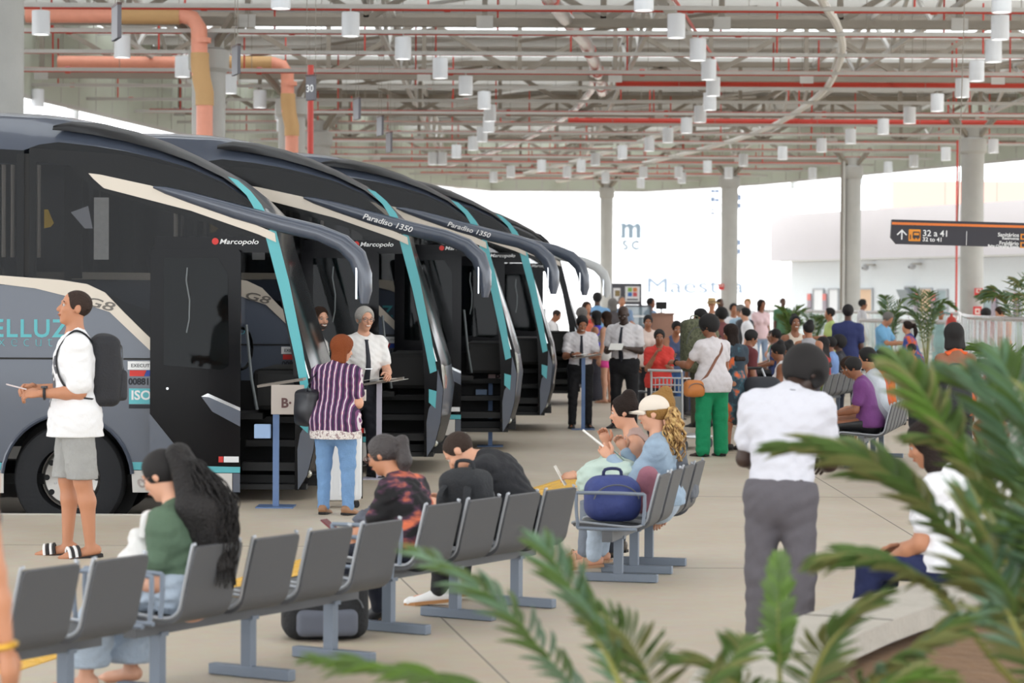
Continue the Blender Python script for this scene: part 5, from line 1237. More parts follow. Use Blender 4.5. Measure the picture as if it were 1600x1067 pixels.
def trolley(label, px, foot, rz):
    q = G(px, foot); t = thing('luggage_trolley', label, 'trolley', (q.x, q.y, 0), rz, 'luggage trolleys')
    s = mat('brushed trolley steel', srgb(196, 198, 200), .3, metal=.6)
    for sx_ in (-.22, .22):
        MB().tube(smoothpath([V((sx_, -.42, .14)), V((sx_, .36, .17)), V((sx_, .44, .3)), V((sx_, .47, .95)), V((sx_, .52, 1.02))], 4), .016, 8).build('side_rail', s, t, True)
        for y_ in (-.36, .38): m = MB().cyl((sx_-.02, y_, .06), (sx_+.02, y_, .06), .06, 14).build('wheel', blackm, t)
    MB().cyl((-.24, .52, 1.02), (.24, .52, 1.02), .018, 10).build('handle_bar', s, t); MB().box((0, 0, .17), (.44, .78, .02)).build('deck', s, t); MB().box((0, .46, .5), (.42, .015, .38)).build('advert_plate', mat('trolley plate', srgb(150, 152, 152), .5), t)
    b_ = MB()
    for z_ in (.74, .83, .92): 
        for p, q2 in (((-.22, .46), (.22, .46)), ((.22, .46), (.22, .22)), ((.22, .22), (-.22, .22)), ((-.22, .22), (-.22, .46))): b_.cyl((*p, z_), (*q2, z_), .006, 5)
    for k in range(9): b_.cyl((-.22+.055*k, .22, .74), (-.22+.055*k, .22, .92), .005, 5); b_.cyl((-.22+.055*k, .46, .74), (-.22+.055*k, .46, .92), .005, 5); b_.cyl((-.22+.055*k, .22, .74), (-.22+.055*k, .46, .74), .005, 5)
    b_.build('wire_basket', s, t); return t
trolley('steel luggage trolley between the girl in red and the woman in green trousers', 1066, 700, R(150))
for k, px in enumerate((1350, 1366, 1382)): trolley(('leftmost', 'middle', 'rightmost')[k]+' of the empty steel luggage trolleys by the man in navy polo', px, 668-3*k, R(185))
# ---- man in white shirt seen from behind
q = G(1218, 1046)
a = person('man in white shirt and dark grey trousers seen from behind, head bowed', (q.x, q.y), 16, 1.70, 'm', 1.0, 'dd', ('afro', 'k'), ('tucked', (240, 240, 246)), ('trousers', (92, 88, 94)), (30, 28, 28), 'stand', nf=.5, lean=12, side=2, head=(46, 30), la=((.2, .12, -1), (-.35, 1, -.2)), ra=((.14, .2, -1), (-.3, 1, -.1)), lod=0, botm=mat('dark grey trouser cloth', srgb(92, 88, 94), .8, bump=.35, bscale=12), topm=mat('white uniform shirt', srgb(208, 208, 217), .85, bump=1.0, bscale=6))

C, nd = a['C'], nrm(a['d2'])
MB().tube([C+nd*.012*a['H']+(a['tr']*math.cos(u)+a['tf']*math.sin(u))*.0455*a['H'] for u in np.linspace(0, 6.283, 21)], .005, 6).build('lanyard', cmat((40, 40, 60), .6), a['t'], True)
# ------------------------------------------------------------------ planter ledge, seated people, palms
ledgem = mat('grey planter concrete', srgb(176, 170, 160), .8, bump=.35, bscale=25, var=.14, vscale=5); soil = mat('planter soil', srgb(120, 92, 66), .95, bump=.8, bscale=12, var=.25)
OUT = [G(px, py, .45) for px, py in ((1760, 845), (1600, 874), (1470, 899), (1345, 932), (1257, 960), (1188, 986), (1130, 1014), (1085, 1050))]
OUT = [V((p.x, p.y)) for p in OUT]+[V((.50, 8.2)), V((.55, 6.0)), V((.7, 4.4))]
def inset(path, w):
    out = []
    for i, p in enumerate(path):
        d = (path[min(i+1, len(path)-1)]-path[max(i-1, 0)]).normalized(); n = V((-d.y, d.x)); n = n if n.x+(-n.y)*.6 > 0 else -n; out.append(p+n*w)
    return out
INN = inset(OUT, .42)
t = thing('planter', 'curved concrete planter with a sitting ledge at the lower right', 'planter', (0, 0, 0))
MB().prism([tuple(p) for p in OUT]+[tuple(p) for p in INN[::-1]], .10, M.Translation((0, 0, .35))).build('ledge', ledgem, t)
MB().prism([tuple(p) for p in inset(OUT, .05)]+[tuple(p) for p in inset(OUT, .30)[::-1]], .349, M.Translation((0, 0, .001))).build('wall', ledgem, t)
MB().prism([tuple(p) for p in inset(OUT, .32)]+[(4.2, 4.4), (5, 12.5)], .30, M.Translation((0, 0, .001))).build('soil', soil, t)
for i in range(0, len(OUT)-4, 2):
    a, b = OUT[i], INN[i]; MB().bar((a.x, a.y, .4505), (b.x, b.y, .4505), .012, .003).build('joint', blackm, t)
# seated on the ledge
q = G(1470, 902, .45)
a = person('woman in white T-shirt with long brown hair sitting on the planter ledge', (q.x+.05, q.y-.1), -62, 1.68, 'f', 1.12, 't', ('long', 'db'), ('tee', (236, 236, 240)), ('trousers', (38, 46, 84)), (60, 60, 70), 'sit', tl=.86, lean=8, head=(22, -12), la=((.1, .25, -1), (-.3, .9, -.5)), ra='lap', lod=0, seatz=.455, ll=((.1, 1, -.1), (.0, .15, -1)), rl=((.1, 1, -.1), (.0, .1, -1)))
for o in a['t'].children:
    if o.name.startswith('trousers'): o.data.materials[0] = mat('navy trouser cloth', srgb(36, 44, 84), .85, bump=.3)
tag(MB().box((0, 0, 0), (.12, .02, .08), M.Rotation(R(30), 3, 'X')).build('napkin', paperm, None, loc=a['w'](a['wr'][-1]+a['fd'][-1]*.13+np.array([0, 0, .02])), rz=R(60)), 'white paper napkin in the hand of the woman on the ledge', 'paper')
hc, H = a['hc'], a['H']
MB().tube([V(hc-a['fh']*.064*H+a['rh']*x*.03*H+a['uh']*(-.05*H)) for x in (-1, 0, 1)], .016, 8).build('hair_clip', mat('yellow hair clip', srgb(230, 196, 40), .5), a['t'], True)
q = G(1566, 880, .45)
a = person('woman in white with loose chestnut hair on the ledge behind the palm fronds', (q.x+.05, q.y-.05), -40, 1.64, 'f', 1.0, 't', ('long', 'r'), ('tee', (226, 224, 222)), ('trousers', (40, 46, 66)), (60, 60, 70), 'sit', tl=.86, lean=10, head=(20, -20), lod=1, seatz=.455)
# standing woman with black bag
q = AT(1494, 24.6)
a = person('woman with straight black hair and orange straps seen from behind', (q.x, q.y), -8, 1.67, 'f', .95, 'b', ('bob', 'k'), ('halter', (222, 96, 48)), ('trousers', (40, 38, 40)), (40, 36, 36), 'stand', head=(12, -6), lod=1)
q = AT(1452, 24.6); bag('backpack', 'glossy black backpack hanging beside the woman with orange straps', 'backpack', (q.x, q.y, .62), (.40, .26, .50), mat('glossy black cloth', srgb(34, 34, 40), .35), R(20))
q = AT(1484, 24.5); bag('backpack', 'dark rucksack on the back of the woman with orange straps', 'backpack', (q.x+.02, q.y-.25, .78), (.32, .2, .46), cmat((40, 40, 46), .7, bump=.3), R(8))
# person cut by the left edge
q = AT(-96, 7.5)
a = person('person cut off by the left edge, forearm with a gold bracelet in view', (q.x, q.y), 30, 1.68, 'f', 1.0, 't', ('long', 'k'), ('tank', (60, 60, 66)), ('trousers', (40, 42, 50)), (40, 36, 36), 'stand', la=((.1, 0, -1), (.05, .1, -1)), ra=((.22, .0, -1), (.12, .12, -1)), lod=0)
c, d = a['wr'][1]-a['fd'][1]*.02, a['fd'][1]; e1 = nrm(np.cross(d, (0, 1, 0))); e2 = np.cross(d, e1)
MB().tube([c+(e1*math.cos(u)+e2*math.sin(u))*.032 for u in np.linspace(0, 6.283, 17)], .011, 8).build('bracelet', mat('gold beads', srgb(206, 160, 60), .3, metal=.6), a['t'], True)
# ---- palms
greens = [mat('palm green', srgb(100, 126, 68), .5, var=.25, vscale=4, transl=.25), mat('palm olive', srgb(138, 142, 88), .5, var=.2, vscale=4, transl=.25), mat('palm bluish sheen', srgb(116, 146, 116), .35, var=.15, transl=.2), mat('palm bright green', srgb(104, 136, 58), .5, transl=.3)]  # bluish sheen of some leaflets is put into their base colour
rach = mat('palm rachis', srgb(150, 150, 84), .5)
def leaflet_mesh(i, m):
    mb = MB(); v = []; f = []; N = 5
    for k in range(N+1):
        u = k/N; w = .5*(math.sin(math.pi*min(1, u*.9+.1))**.7)*(1-.25*u) if k < N else .01
        z = -.16*u*u
        v += [(-w, u, z+.35*w), (0, u, z), (w, u, z+.35*w)]
    for k in range(N): a = 3*k; f += [(a, a+1, a+4, a+3), (a+1, a+2, a+5, a+4)]
    return mb.add(v, f).mesh('leaflet', m, 'all')
LEAF = [leaflet_mesh(i, m) for i, m in enumerate(greens)]
LEAF = [x for x in LEAF]
rgp = random.Random(21)
def frond(parent, pts, Lm, n=30, wid=.0125, start=.25, mats=(0, 0, 1), droop=.3, up=(0, 0, 1), joined=False):
    sp = smoothpath([V(p) for p in pts], 10); N = len(sp)
    fr = MB().tube(sp, [.012*(1-.75*i/N)*(1 if not joined else .8) for i in range(N)], 6).build('frond', rach, parent, True)
    mbj = {}
    n = int(n*(1 if joined else 1.35))
    for i in range(n):
        u = start+(1-start)*i/(n-1); k = u*(N-1); j = min(int(k), N-2); p = sp[j].lerp(sp[j+1], k-j); tg = (sp[j+1]-sp[j]).normalized()
        side = tg.cross(V(up)).normalized(); nr = side.cross(tg)
        v = (u-start)/(1-start); L = Lm*(math.sin(math.pi*(.18+.74*v))**.8)*rgp.uniform(.85, 1.1)
        for s in ((-1, 1) if i < n-1 else (0,)):
            ang = R(62-38*v)+rgp.uniform(-.12, .12)
            d = (tg*math.cos(ang)+side*s*math.sin(ang)+nr*rgp.uniform(.1, .35)-V((0, 0, 1))*droop*rgp.uniform(.3, 1)).normalized() if s else tg
            x = d.cross(nr).normalized(); z = x.cross(d)
            Mx = M((x*wid*rgp.uniform(.85, 1.2), d*L, z*L*.8)).transposed().to_4x4(); Mx.translation = p
            mi = rgp.choice(mats)
            if joined: mbj.setdefault(mi, []).append(Mx)
            else:
                o = link('leaflet', LEAF[mi], fr); o.matrix_basis = Mx
    for mi, ms in mbj.items():
        me = LEAF[mi]; mb = MB()
        vs = [v.co for v in me.vertices]; fs = [tuple(p.vertices) for p in me.polygons]
        for Mx in ms: mb.add(vs, fs, Mx)
        mb.build('leaflets', greens[mi], fr, 'all')
    return fr
def palm(label, crown, fronds, base_z=.3):
    c = P(*crown); t = thing('palm', label, 'palm', (0, 0, 0))
    MB().tube([(c.x, c.y, base_z), (c.x+.02, c.y, (base_z+c.z)/2), c], [.05, .045, .03], 10).build('stem', mat('palm stem', srgb(120, 116, 70), .7, bump=.4), t, True)
    for pth, Lm, kw in fronds: frond(t, [c]+[P(*q) for q in pth], Lm, **kw)
    return t
palm('young palm at bottom centre with fronds reaching left', (1010, 1230, 6.9), [
    ([(905, 1090, 6.9), (775, 945, 7.0), (648, 862, 7.1)], .17, dict(n=22, mats=(0, 2, 2))),
    ([(965, 1060, 6.8), (905, 950, 6.8), (846, 850, 6.9)], .19, dict(n=24, mats=(0, 0, 2))),
    ([(850, 1120, 6.6), (660, 1062, 6.5), (490, 1032, 6.5)], .17, dict(n=24, mats=(0, 0, 3))),
    ([(1020, 1100, 6.9), (985, 1010, 7.0), (930, 955, 7.1)], .18, dict(n=20, mats=(0, 1))),
    ([(1080, 1110, 6.7), (1140, 1040, 6.7), (1160, 1000, 6.8)], .16, dict(n=16, mats=(0, 1)))])
palm('young palm with an upright spear leaf, right of bottom centre', (1250, 1250, 7.2), [
    ([(1225, 1120, 7.2), (1216, 1000, 7.2), (1218, 872, 7.3)], .085, dict(n=16, wid=.026, start=.55, mats=(3, 0), droop=0)),
    ([(1260, 1100, 7.1), (1300, 1000, 7.0), (1375, 935, 7.0)], .17, dict(n=24, mats=(0, 1))),
    ([(1200, 1130, 7.0), (1140, 1060, 6.9), (1060, 1030, 6.9)], .17, dict(n=20, mats=(0, 1, 3))),
    ([(1330, 1100, 6.9), (1430, 1020, 6.8), (1540, 960, 6.8)], .2, dict(n=26, mats=(0, 1, 2))),
    ([(1300, 1140, 6.7), (1390, 1080, 6.6), (1470, 1060, 6.6)], .17, dict(n=18, mats=(1, 3)))])
palm('large palm filling the right edge with broad fronds', (1640, 1120, 7.4), [
    ([(1580, 960, 7.4), (1450, 800, 7.5), (1340, 722, 7.6), (1225, 700, 7.7)], .25, dict(n=32, mats=(0, 0, 1), start=.35)),
    ([(1590, 920, 7.2), (1500, 720, 7.2), (1440, 620, 7.3), (1400, 560, 7.4)], .19, dict(n=36, mats=(0, 1, 3), start=.22, wid=.019)),
    ([(1610, 850, 7.6), (1560, 660, 7.7), (1500, 590, 7.8)], .26, dict(n=30, mats=(0, 2, 2))),
    ([(1640, 850, 7.3), (1610, 690, 7.3), (1560, 560, 7.4)], .26, dict(n=30, mats=(0, 2))),
    ([(1660, 900, 7.0), (1660, 740, 7.0), (1620, 640, 7.0)], .27, dict(n=26, mats=(0, 2, 1))),
    ([(1560, 1040, 7.1), (1470, 930, 7.0), (1360, 880, 7.0), (1290, 880, 7.0)], .2, dict(n=28, mats=(0, 1), start=.4)),
    ([(1640, 1000, 7.8), (1585, 830, 7.9), (1520, 720, 8.0), (1440, 690, 8.0)], .24, dict(n=30, mats=(0, 1, 0))),
    ([(1665, 1000, 7.6), (1640, 820, 7.6), (1585, 740, 7.7)], .26, dict(n=28, mats=(0, 2))),
    ([(1650, 1060, 7.2), (1590, 960, 7.2), (1500, 900, 7.3)], .24, dict(n=28, mats=(0, 1))),
    ([(1690, 1000, 6.9), (1660, 880, 6.9), (1590, 840, 6.9)], .27, dict(n=26, mats=(2, 0))),
    ([(1600, 1010, 6.8), (1540, 880, 6.8), (1500, 790, 6.8)], .24, dict(n=26, mats=(0, 1, 2)))])
def far_palm(label, px, d, z0, h, n=9, spread=.8, seed=1, m=(0, 1, 2), L=.28):
    rg = random.Random(seed); q = AT(px, d, z0); t = thing('potted_palm', label, 'palm', q)
    MB().lathe([(0, 0), (.16, 0), (.2, .3), (.18, .3), (.17, .26), (0, .26)], 16).build('pot', mat('dark pot', srgb(70, 66, 62), .7), t, 40)
    for k in range(n):
        a = 2*math.pi*k/n+rg.uniform(-.3, .3); hh = h*rg.uniform(.75, 1.05); sp = spread*rg.uniform(.5, 1.1)
        pts = [(0, 0, .25), (.15*sp*math.cos(a), .15*sp*math.sin(a), .25+hh*.5), (.5*sp*math.cos(a), .5*sp*math.sin(a), .25+hh*.88), (sp*math.cos(a), sp*math.sin(a), .25+hh*(.85 if sp > .5 else 1.0))]
        frond(t, pts, L, n=16, wid=.02, start=.4, mats=m, joined=True)
far_palm('bushy pot palm left of the column with clipped pipes', 1236, 62, 0, 1.5, 12, .45, 2, (0, 3, 0))
far_palm('dark pot palm in front of the glass railing near the column with pipes', 1272, 60, 0, 1.35, 8, .5, 3, (0, 2))
far_palm('tall pot palm behind the grey haired man in light blue', 1392, 56, 0, 1.8, 8, .35, 4, (0, 2), .3)
far_palm('pot palm with a wide fan of fronds in front of the white building', 1448, 52, 0, 1.9, 9, .6, 5, (0, 2, 0), .3)
far_palm('pot palm by the railing at the right edge of the photo', 1592, 46, .4, 1.9, 9, .9, 6, (0, 2, 1), .35)
far_palm('low leafy plant in the raised planter at the right edge', 1575, 26, .5, .65, 12, .5, 8, (3, 0), .3)
q = AT(1580, 25.5); t = thing('planter', 'raised white-edged planter box at the right edge behind the palm', 'planter', (q.x+.4, q.y, 0))
MB().box((0, 0, .3), (1.9, 1.2, .6), bev=.02).build('box', mat('pale planter wall', srgb(206, 200, 198), .7), t); MB().box((0, 0, .625), (2.0, 1.3, .05)).build('coping', ledgem, t)
# ------------------------------------------------------------------ the waiting crowd
def st(px, d, label, face, H, sex, sk, hair, top, bot, **k):
    q = AT(px, d); k.setdefault('lod', 2 if d < 45 else 3); return person(label, (q.x, q.y), face, H, sex, k.pop('w', 1.0), sk, hair, top, bot, k.pop('shoes', (40, 38, 38)), k.pop('pose', 'stand'), **k)
def ss(b, i, label, sk, hair, top, bot, sex='m', H=1.68, dface=0, n=6, **k):
    x, y = seat(b, i, n, y=-.07); f = math.degrees(-b.rotation_euler.z)+dface; k.setdefault('lod', 2)
    return person(label, (x, y), f, H, sex, k.pop('w', 1.0), sk, hair, top, bot, k.pop('shoes', (60, 56, 56)), 'sit', seatz=.43, la=k.pop('la', 'lap'), ra=k.pop('ra', 'lap'), **k)
K, Bk = (30, 30, 34), (36, 44, 70)
a = st(1148, 31.6, 'woman with long dark hair in dark dress with orange flowers', -40, 1.60, 'f', 'm', ('long', 'db'), ('dress', (52, 74, 84)), ('none', K), head=(14, -20), topm=blotch('dark floral cloth', (44, 58, 70), (60, 96, 108), (226, 110, 60), 7, .52, .66))
st(1168, 33.0, 'boy in maroon T-shirt looking down behind the floral dress', 70, 1.52, 'm', 'b', ('short', 'k'), ('tee', (98, 42, 46)), ('shorts', (90, 84, 78)), head=(18, 0))
st(1242, 38.0, 'woman in beige halter top facing the camera with folded arms', 172, 1.68, 'f', 'b', ('bun', 'k'), ('halter', (214, 200, 184)), ('wide', (214, 206, 196)), la='cross', ra='cross', smile=True)
st(1264, 36.4, 'woman with high topknot and grey sleeveless top seen from behind', 10, 1.60, 'f', 'm', ('bun', 'k'), ('tank', (170, 168, 172)), ('trousers', (70, 66, 70)), head=(0, -30))
st(1325, 42, 'man in navy polo shirt seen from behind', 12, 1.85, 'm', 'd', ('short', 'k'), ('polo', (44, 52, 98)), ('trousers', (40, 44, 60)), ra='down', la='fwd')
st(1380, 47, 'grey haired man in light blue shirt and white shorts looking down', 120, 1.74, 'm', 't', ('grey', 'gg'), ('tee', (120, 176, 216)), ('shorts', (222, 224, 228), .95), head=(34, 10), la='fwd', ra='fwd')
st(1430, 45, 'woman in blue and orange jersey leaning forward on the right', -70, 1.58, 'f', 't', ('tail', 'db'), ('tee', (60, 76, 140)), ('trousers', (60, 56, 80)), lean=14, la='cart', ra='cart', topm=blotch('blue orange jersey', (58, 76, 140), (70, 84, 150), (214, 96, 60), 4, .5, .58))
st(1405, 40, 'child in orange shirt bending beside the luggage trolleys', 60, 1.30, 'm', 'm', ('short', 'k'), ('tee', (226, 120, 84)), ('shorts', (190, 200, 216)), lean=30, head=(20, 0), la='fwd', ra='fwd')
# end-on bench at the right
ss(benchD, .1, 'boy in purple T-shirt on the bench behind the palm leaves', 'b', ('short', 'k'), ('tee', (112, 60, 120)), ('trousers', K), H=1.62, lean=12, head=(26, 0))
ss(benchD, 1.2, 'young man with glasses bent over on the bench behind the palm leaves', 'm', ('short', 'b'), ('tee', (150, 150, 160)), ('trousers', Bk), lean=20, head=(34, 0), glasses=True)
ss(benchD, 2.3, 'man with receding dark hair sitting in profile on the right bench', 't', ('short', 'k'), ('tee', (200, 206, 214)), ('trousers', K), H=1.76, lean=8, head=(14, 0))
ss(benchD, 3.5, 'woman with black hair and rust orange top on the right bench', 'm', ('long', 'k'), ('tee', (196, 92, 52)), ('trousers', K), 'f', lean=10, head=(20, 0))
ss(benchD, 4.6, 'person in orange vest at the far end of the right bench', 'm', ('short', 'k'), ('tank', (226, 112, 56)), ('shorts', (120, 120, 130)), lean=4)
# families on the benches in the middle
ss(benchE, .2, 'woman in white tank top with a white hair flower on the middle bench', 'b', ('bun', 'k'), ('tank', (236, 234, 236)), ('trousers', (110, 120, 140)), 'f', H=1.7, lean=6, head=(10, 20))
ss(benchE, 1.4, 'person with long dark hair and black teal top on the middle bench', 'm', ('long', 'db'), ('tee', (40, 54, 62)), ('trousers', K), 'f', lean=8, head=(20, -10))
ss(benchE, 2.5, 'woman in red dress on the middle bench', 'b', ('bun', 'k'), ('tee', (190, 44, 44)), ('trousers', (190, 44, 44)), 'f', lean=4)
ss(benchE, 3.6, 'man in teal shirt on the middle bench', 'd', ('short', 'k'), ('tee', (70, 150, 160)), ('trousers', Bk), lean=6)
ss(benchE, 4.8, 'child in pale blue top on the middle bench', 'm', ('short', 'k'), ('tee', (170, 200, 216)), ('trousers', K), H=1.3)
ss(benchH, .4, 'man in lime green T-shirt on the bench beside the trolleys', 'm', ('short', 'gg'), ('tee', (168, 190, 110)), ('trousers', (80, 80, 90)), lean=10)
ss(benchH, 1.6, 'woman with dark hair and red dress on the bench beside the trolleys', 'b', ('long', 'k'), ('tee', (186, 46, 40)), ('trousers', (150, 40, 40)), 'f')
ss(benchH, 2.8, 'man in pale blue shirt on the bench beside the trolleys', 'b', ('short', 'k'), ('tee', (120, 150, 200)), ('trousers', Bk))
ss(benchH, 4.2, 'person in black shirt at the far end of the bench beside the trolleys', 'd', ('afro', 'k'), ('tee', (40, 40, 46)), ('trousers', K))
ss(benchF, .0, 'woman with dark hair and grey sleeveless top on the kiosk bench', 'm', ('tail', 'db'), ('tank', (130, 128, 132)), ('trousers', K), 'f', lean=8, head=(18, 0), dface=200)
ss(benchF, 1.1, 'woman in coral top with hair tied up on the kiosk bench', 't', ('bun', 'b'), ('tank', (226, 66, 76)), ('trousers', (70, 76, 110)), 'f', head=(16, 0), dface=190)
ss(benchF, 2.2, 'man with bare shoulders beside the woman in coral', 'm', ('short', 'k'), ('tank', (60, 72, 104)), ('trousers', Bk), dface=180)
ss(benchF, 3.4, 'woman with black bun and pale top on the kiosk bench', 'b', ('bun', 'k'), ('tee', (214, 196, 186)), ('trousers', K), 'f', dface=180)
ss(benchF, 4.6, 'person in dark clothes at the far end of the kiosk bench', 'b', ('short', 'k'), ('tee', (50, 50, 62)), ('trousers', K), dface=180)
ss(benchG, .2, 'man in navy blue T-shirt sitting before the bushy pot palm', 'b', ('short', 'k'), ('tee', (58, 70, 116)), ('trousers', K), H=1.76, dface=10)
ss(benchG, 1.5, 'woman in white blouse sitting before the bushy pot palm', 'm', ('long', 'k'), ('tee', (228, 228, 232)), ('trousers', Bk), 'f')
ss(benchG, 2.8, 'man in green shirt on the far bench', 'd', ('short', 'k'), ('tee', (62, 124, 92)), ('trousers', K))
ss(benchG, 4.2, 'woman in peach top on the far bench', 't', ('bun', 'b'), ('tee', (230, 170, 140)), ('trousers', K), 'f')
# standing farther back
st(1098, 37.5, 'person in coral cap and olive shirt carrying a big camouflage rucksack', -20, 1.78, 'm', 'm', ('short', 'k'), ('tee', (110, 108, 84)), ('trousers', (84, 82, 66)), head=(8, -50))
q = AT(1085, 36.9); bag('rucksack', 'big olive camouflage rucksack on the back of the traveller in coral cap', 'backpack', (q.x, q.y, .86), (.42, .3, .78), blotch('camouflage cloth', (84, 88, 66), (110, 112, 88), (70, 72, 56), 14), R(15), vox=.02)
st(1112, 60, 'man in straw hat and checked shirt', 175, 1.95, 'm', 't', ('cap', 'y'), ('shirt', (214, 206, 196)), ('trousers', (90, 80, 70)))
q = AT(1112, 59.95); t = thing('straw_hat', 'tan straw hat of the man in the checked shirt', 'hat', (q.x, q.y-.02, 1.90)); MB().lathe([(0, .13), (.09, .125), (.105, .02), (.2, 0), (.2, -.012), (.1, .0)], 20).build('crown_and_brim', mat('straw', srgb(190, 160, 110), .85, bump=.4), t, 50); MB().lathe([(.107, .015), (.103, .045)], 20).build('hat_band', cmat((110, 80, 60)), t)
st(1124, 66, 'man in dark grey T-shirt leaning at the column with the red notice', 150, 2.0, 'm', 'd', ('buzz', 'k'), ('tee', (84, 88, 98)), ('trousers', K))
st(1128, 48, 'woman with dark hair and a hand at her face near the rucksack', -30, 1.76, 'f', 'b', ('afro', 'k'), ('tee', (120, 70, 70)), ('trousers', K), ra='mouth')
st(1146, 56, 'driver in white shirt and dark tie in the far crowd', 170, 1.86, 'm', 'm', ('short', 'k'), ('tucked', (236, 236, 240)), ('trousers', K), tie=True)
st(1158, 54, 'man in light blue shirt with dark grey backpack seen from behind', -20, 1.84, 'm', 't', ('short', 'gg'), ('tee', (168, 196, 216)), ('trousers', Bk), head=(0, -40))
q = AT(1163, 53.6); bag('backpack', 'dark grey backpack of the man in light blue among the crowd', 'backpack', (q.x, q.y-.14, .98), (.4, .26, .56), cmat((66, 66, 70), .8), R(10), vox=.02)
st(1172, 52, 'man in white polo with short dark hair turned left', -80, 1.78, 'm', 'l', ('short', 'k'), ('polo', (234, 234, 238)), ('trousers', K), lean=8)
st(1168, 72, 'blond person in white at the railing far back', -170, 2.0, 'f', 'l', ('short', 'y'), ('tee', (236, 236, 240)), ('trousers', (190, 196, 206)))
st(1189, 68, 'woman in pale pink T-shirt with dark bob at the railing', 160, 1.96, 'f', 'b', ('bob', 'db'), ('tee', (236, 206, 210)), ('jeans', (150, 170, 196)), head=(0, -20))
st(1223, 78, 'man in green shirt behind the bushy pot palm', 170, 2.05, 'm', 'd', ('buzz', 'k'), ('tee', (80, 120, 90)), ('trousers', K))
st(1347, 70, 'man passing behind the railing by the column with pipes', 90, 2.0, 'm', 'b', ('short', 'k'), ('tee', (200, 200, 204)), ('trousers', K))
st(1298, 52, 'man in yellow green shirt talking near the railing', -90, 1.78, 'm', 'm', ('short', 'k'), ('tee', (178, 196, 120)), ('trousers', K), la='fwd')
st(1470, 62, 'person in teal clothes behind the glass railing', 180, 1.72, 'f', 'm', ('bun', 'r'), ('tee', (70, 150, 150)), ('wide', (70, 150, 150)))
st(1541, 60, 'person with dark hair and dusty pink clothes behind the glass railing', -30, 1.76, 'f', 'b', ('afro', 'k'), ('tee', (176, 104, 110)), ('wide', (170, 90, 96)))
st(1569, 52, 'person with short brown hair and salmon T-shirt behind the glass railing', -100, 1.84, 'm', 't', ('short', 'b'), ('tee', (226, 130, 104)), ('trousers', (196, 112, 100)), head=(24, 0))
st(933, 58, 'man in sky blue T-shirt walking away towards the kiosk', 5, 2.1, 'm', 'd', ('short', 'k'), ('tee', (132, 178, 220)), ('trousers', (60, 66, 90)))
st(909, 50, 'person with curly grey hair and orange shirt beside the farthest coach', -10, 1.74, 'f', 'l', ('afro', 'gg'), ('tee', (214, 112, 84)), ('trousers', (70, 70, 80)))
st(916, 55, 'woman in red top with a raised hand near the farthest coach', 150, 1.88, 'f', 't', ('long', 'b'), ('tank', (206, 66, 60)), ('trousers', K), ra='mouth')
st(933, 47.5, 'woman with dark hair and royal blue dress facing left', -70, 1.70, 'f', 'm', ('bob', 'k'), ('tank', (70, 70, 196)), ('skirt', (60, 60, 70)), shoes='sandal')
st(949, 46.5, 'woman with long brown hair, white top and hot pink shorts', -60, 1.70, 'f', 'l', ('long', 'b'), ('tank', (230, 226, 222)), ('minis', (236, 80, 160)), shoes='sandal')
st(957, 60, 'person with grey hair and black top in front of the kiosk', 20, 1.96, 'f', 'b', ('bob', 'gg'), ('tee', (90, 84, 86)), ('trousers', K))
st(970, 64.6, 'kiosk attendant in grey blue shirt leaning on the counter', 172, 2.05, 'm', 't', ('buzz', 'gg'), ('tee', (126, 150, 180)), ('trousers', K), lean=10, la='fwd', ra='fwd')
st(1016, 67.6, 'kiosk clerk in blue shirt behind the glass showcase', 120, 2.0, 'm', 'b', ('short', 'k'), ('tee', (110, 150, 186)), ('trousers', K))
st(1012, 43, 'woman with dark hair tied back and pale top behind the girl in red', 160, 1.66, 'f', 'm', ('tail', 'k'), ('tee', (226, 206, 196)), ('trousers', K), head=(16, 20), la='phone')
st(1052, 40, 'person in grey and blue leaning over a bag behind the trolley', 170, 1.62, 'f', 'm', ('short', 'k'), ('tank', (84, 96, 130)), ('jeans', (70, 110, 170)), lean=18, head=(24, 0), la='fwd', ra='fwd')
# pushchair
q = AT(1203, 31.5); t = thing('pushchair', 'black and teal pushchair beside the woman in white tank top', 'pushchair', (q.x, q.y, 0), R(30))
S = SDF(); S.cone((-.15, 0, .5), (.15, 0, .5), .17, None, .05); S.cone((-.14, .16, .8), (.14, .16, .8), .15, None, .08); sdf_obj('seat_shell', S, .02, cmat((44, 46, 52), .8), t)
S = SDF(); S.cone((-.13, -.1, .62), (.13, -.1, .62), .11, None, .05); sdf_obj('blanket', S, .02, cmat((120, 196, 196), .85, bump=.4), t)
for s in (-1, 1):
    MB().tube([(s*.2, -.35, .08), (s*.2, 0, .45), (s*.2, .45, 1.05)], .014, 6).build('frame', cmat((190, 192, 196), .35), t); MB().cyl((s*.22, .25, .1), (s*.26, .25, .1), .1, 14).build('wheel', blackm, t); MB().cyl((s*.22, -.35, .08), (s*.25, -.35, .08), .08, 14).build('wheel', blackm, t)
    MB().bar((s*.2, .25, .1), (s*.2, 0, .45), .02).build('strut', blackm, t)
MB().cyl((-.2, .45, 1.05), (.2, .45, 1.05), .018, 8).build('handle_bar', blackm, t)
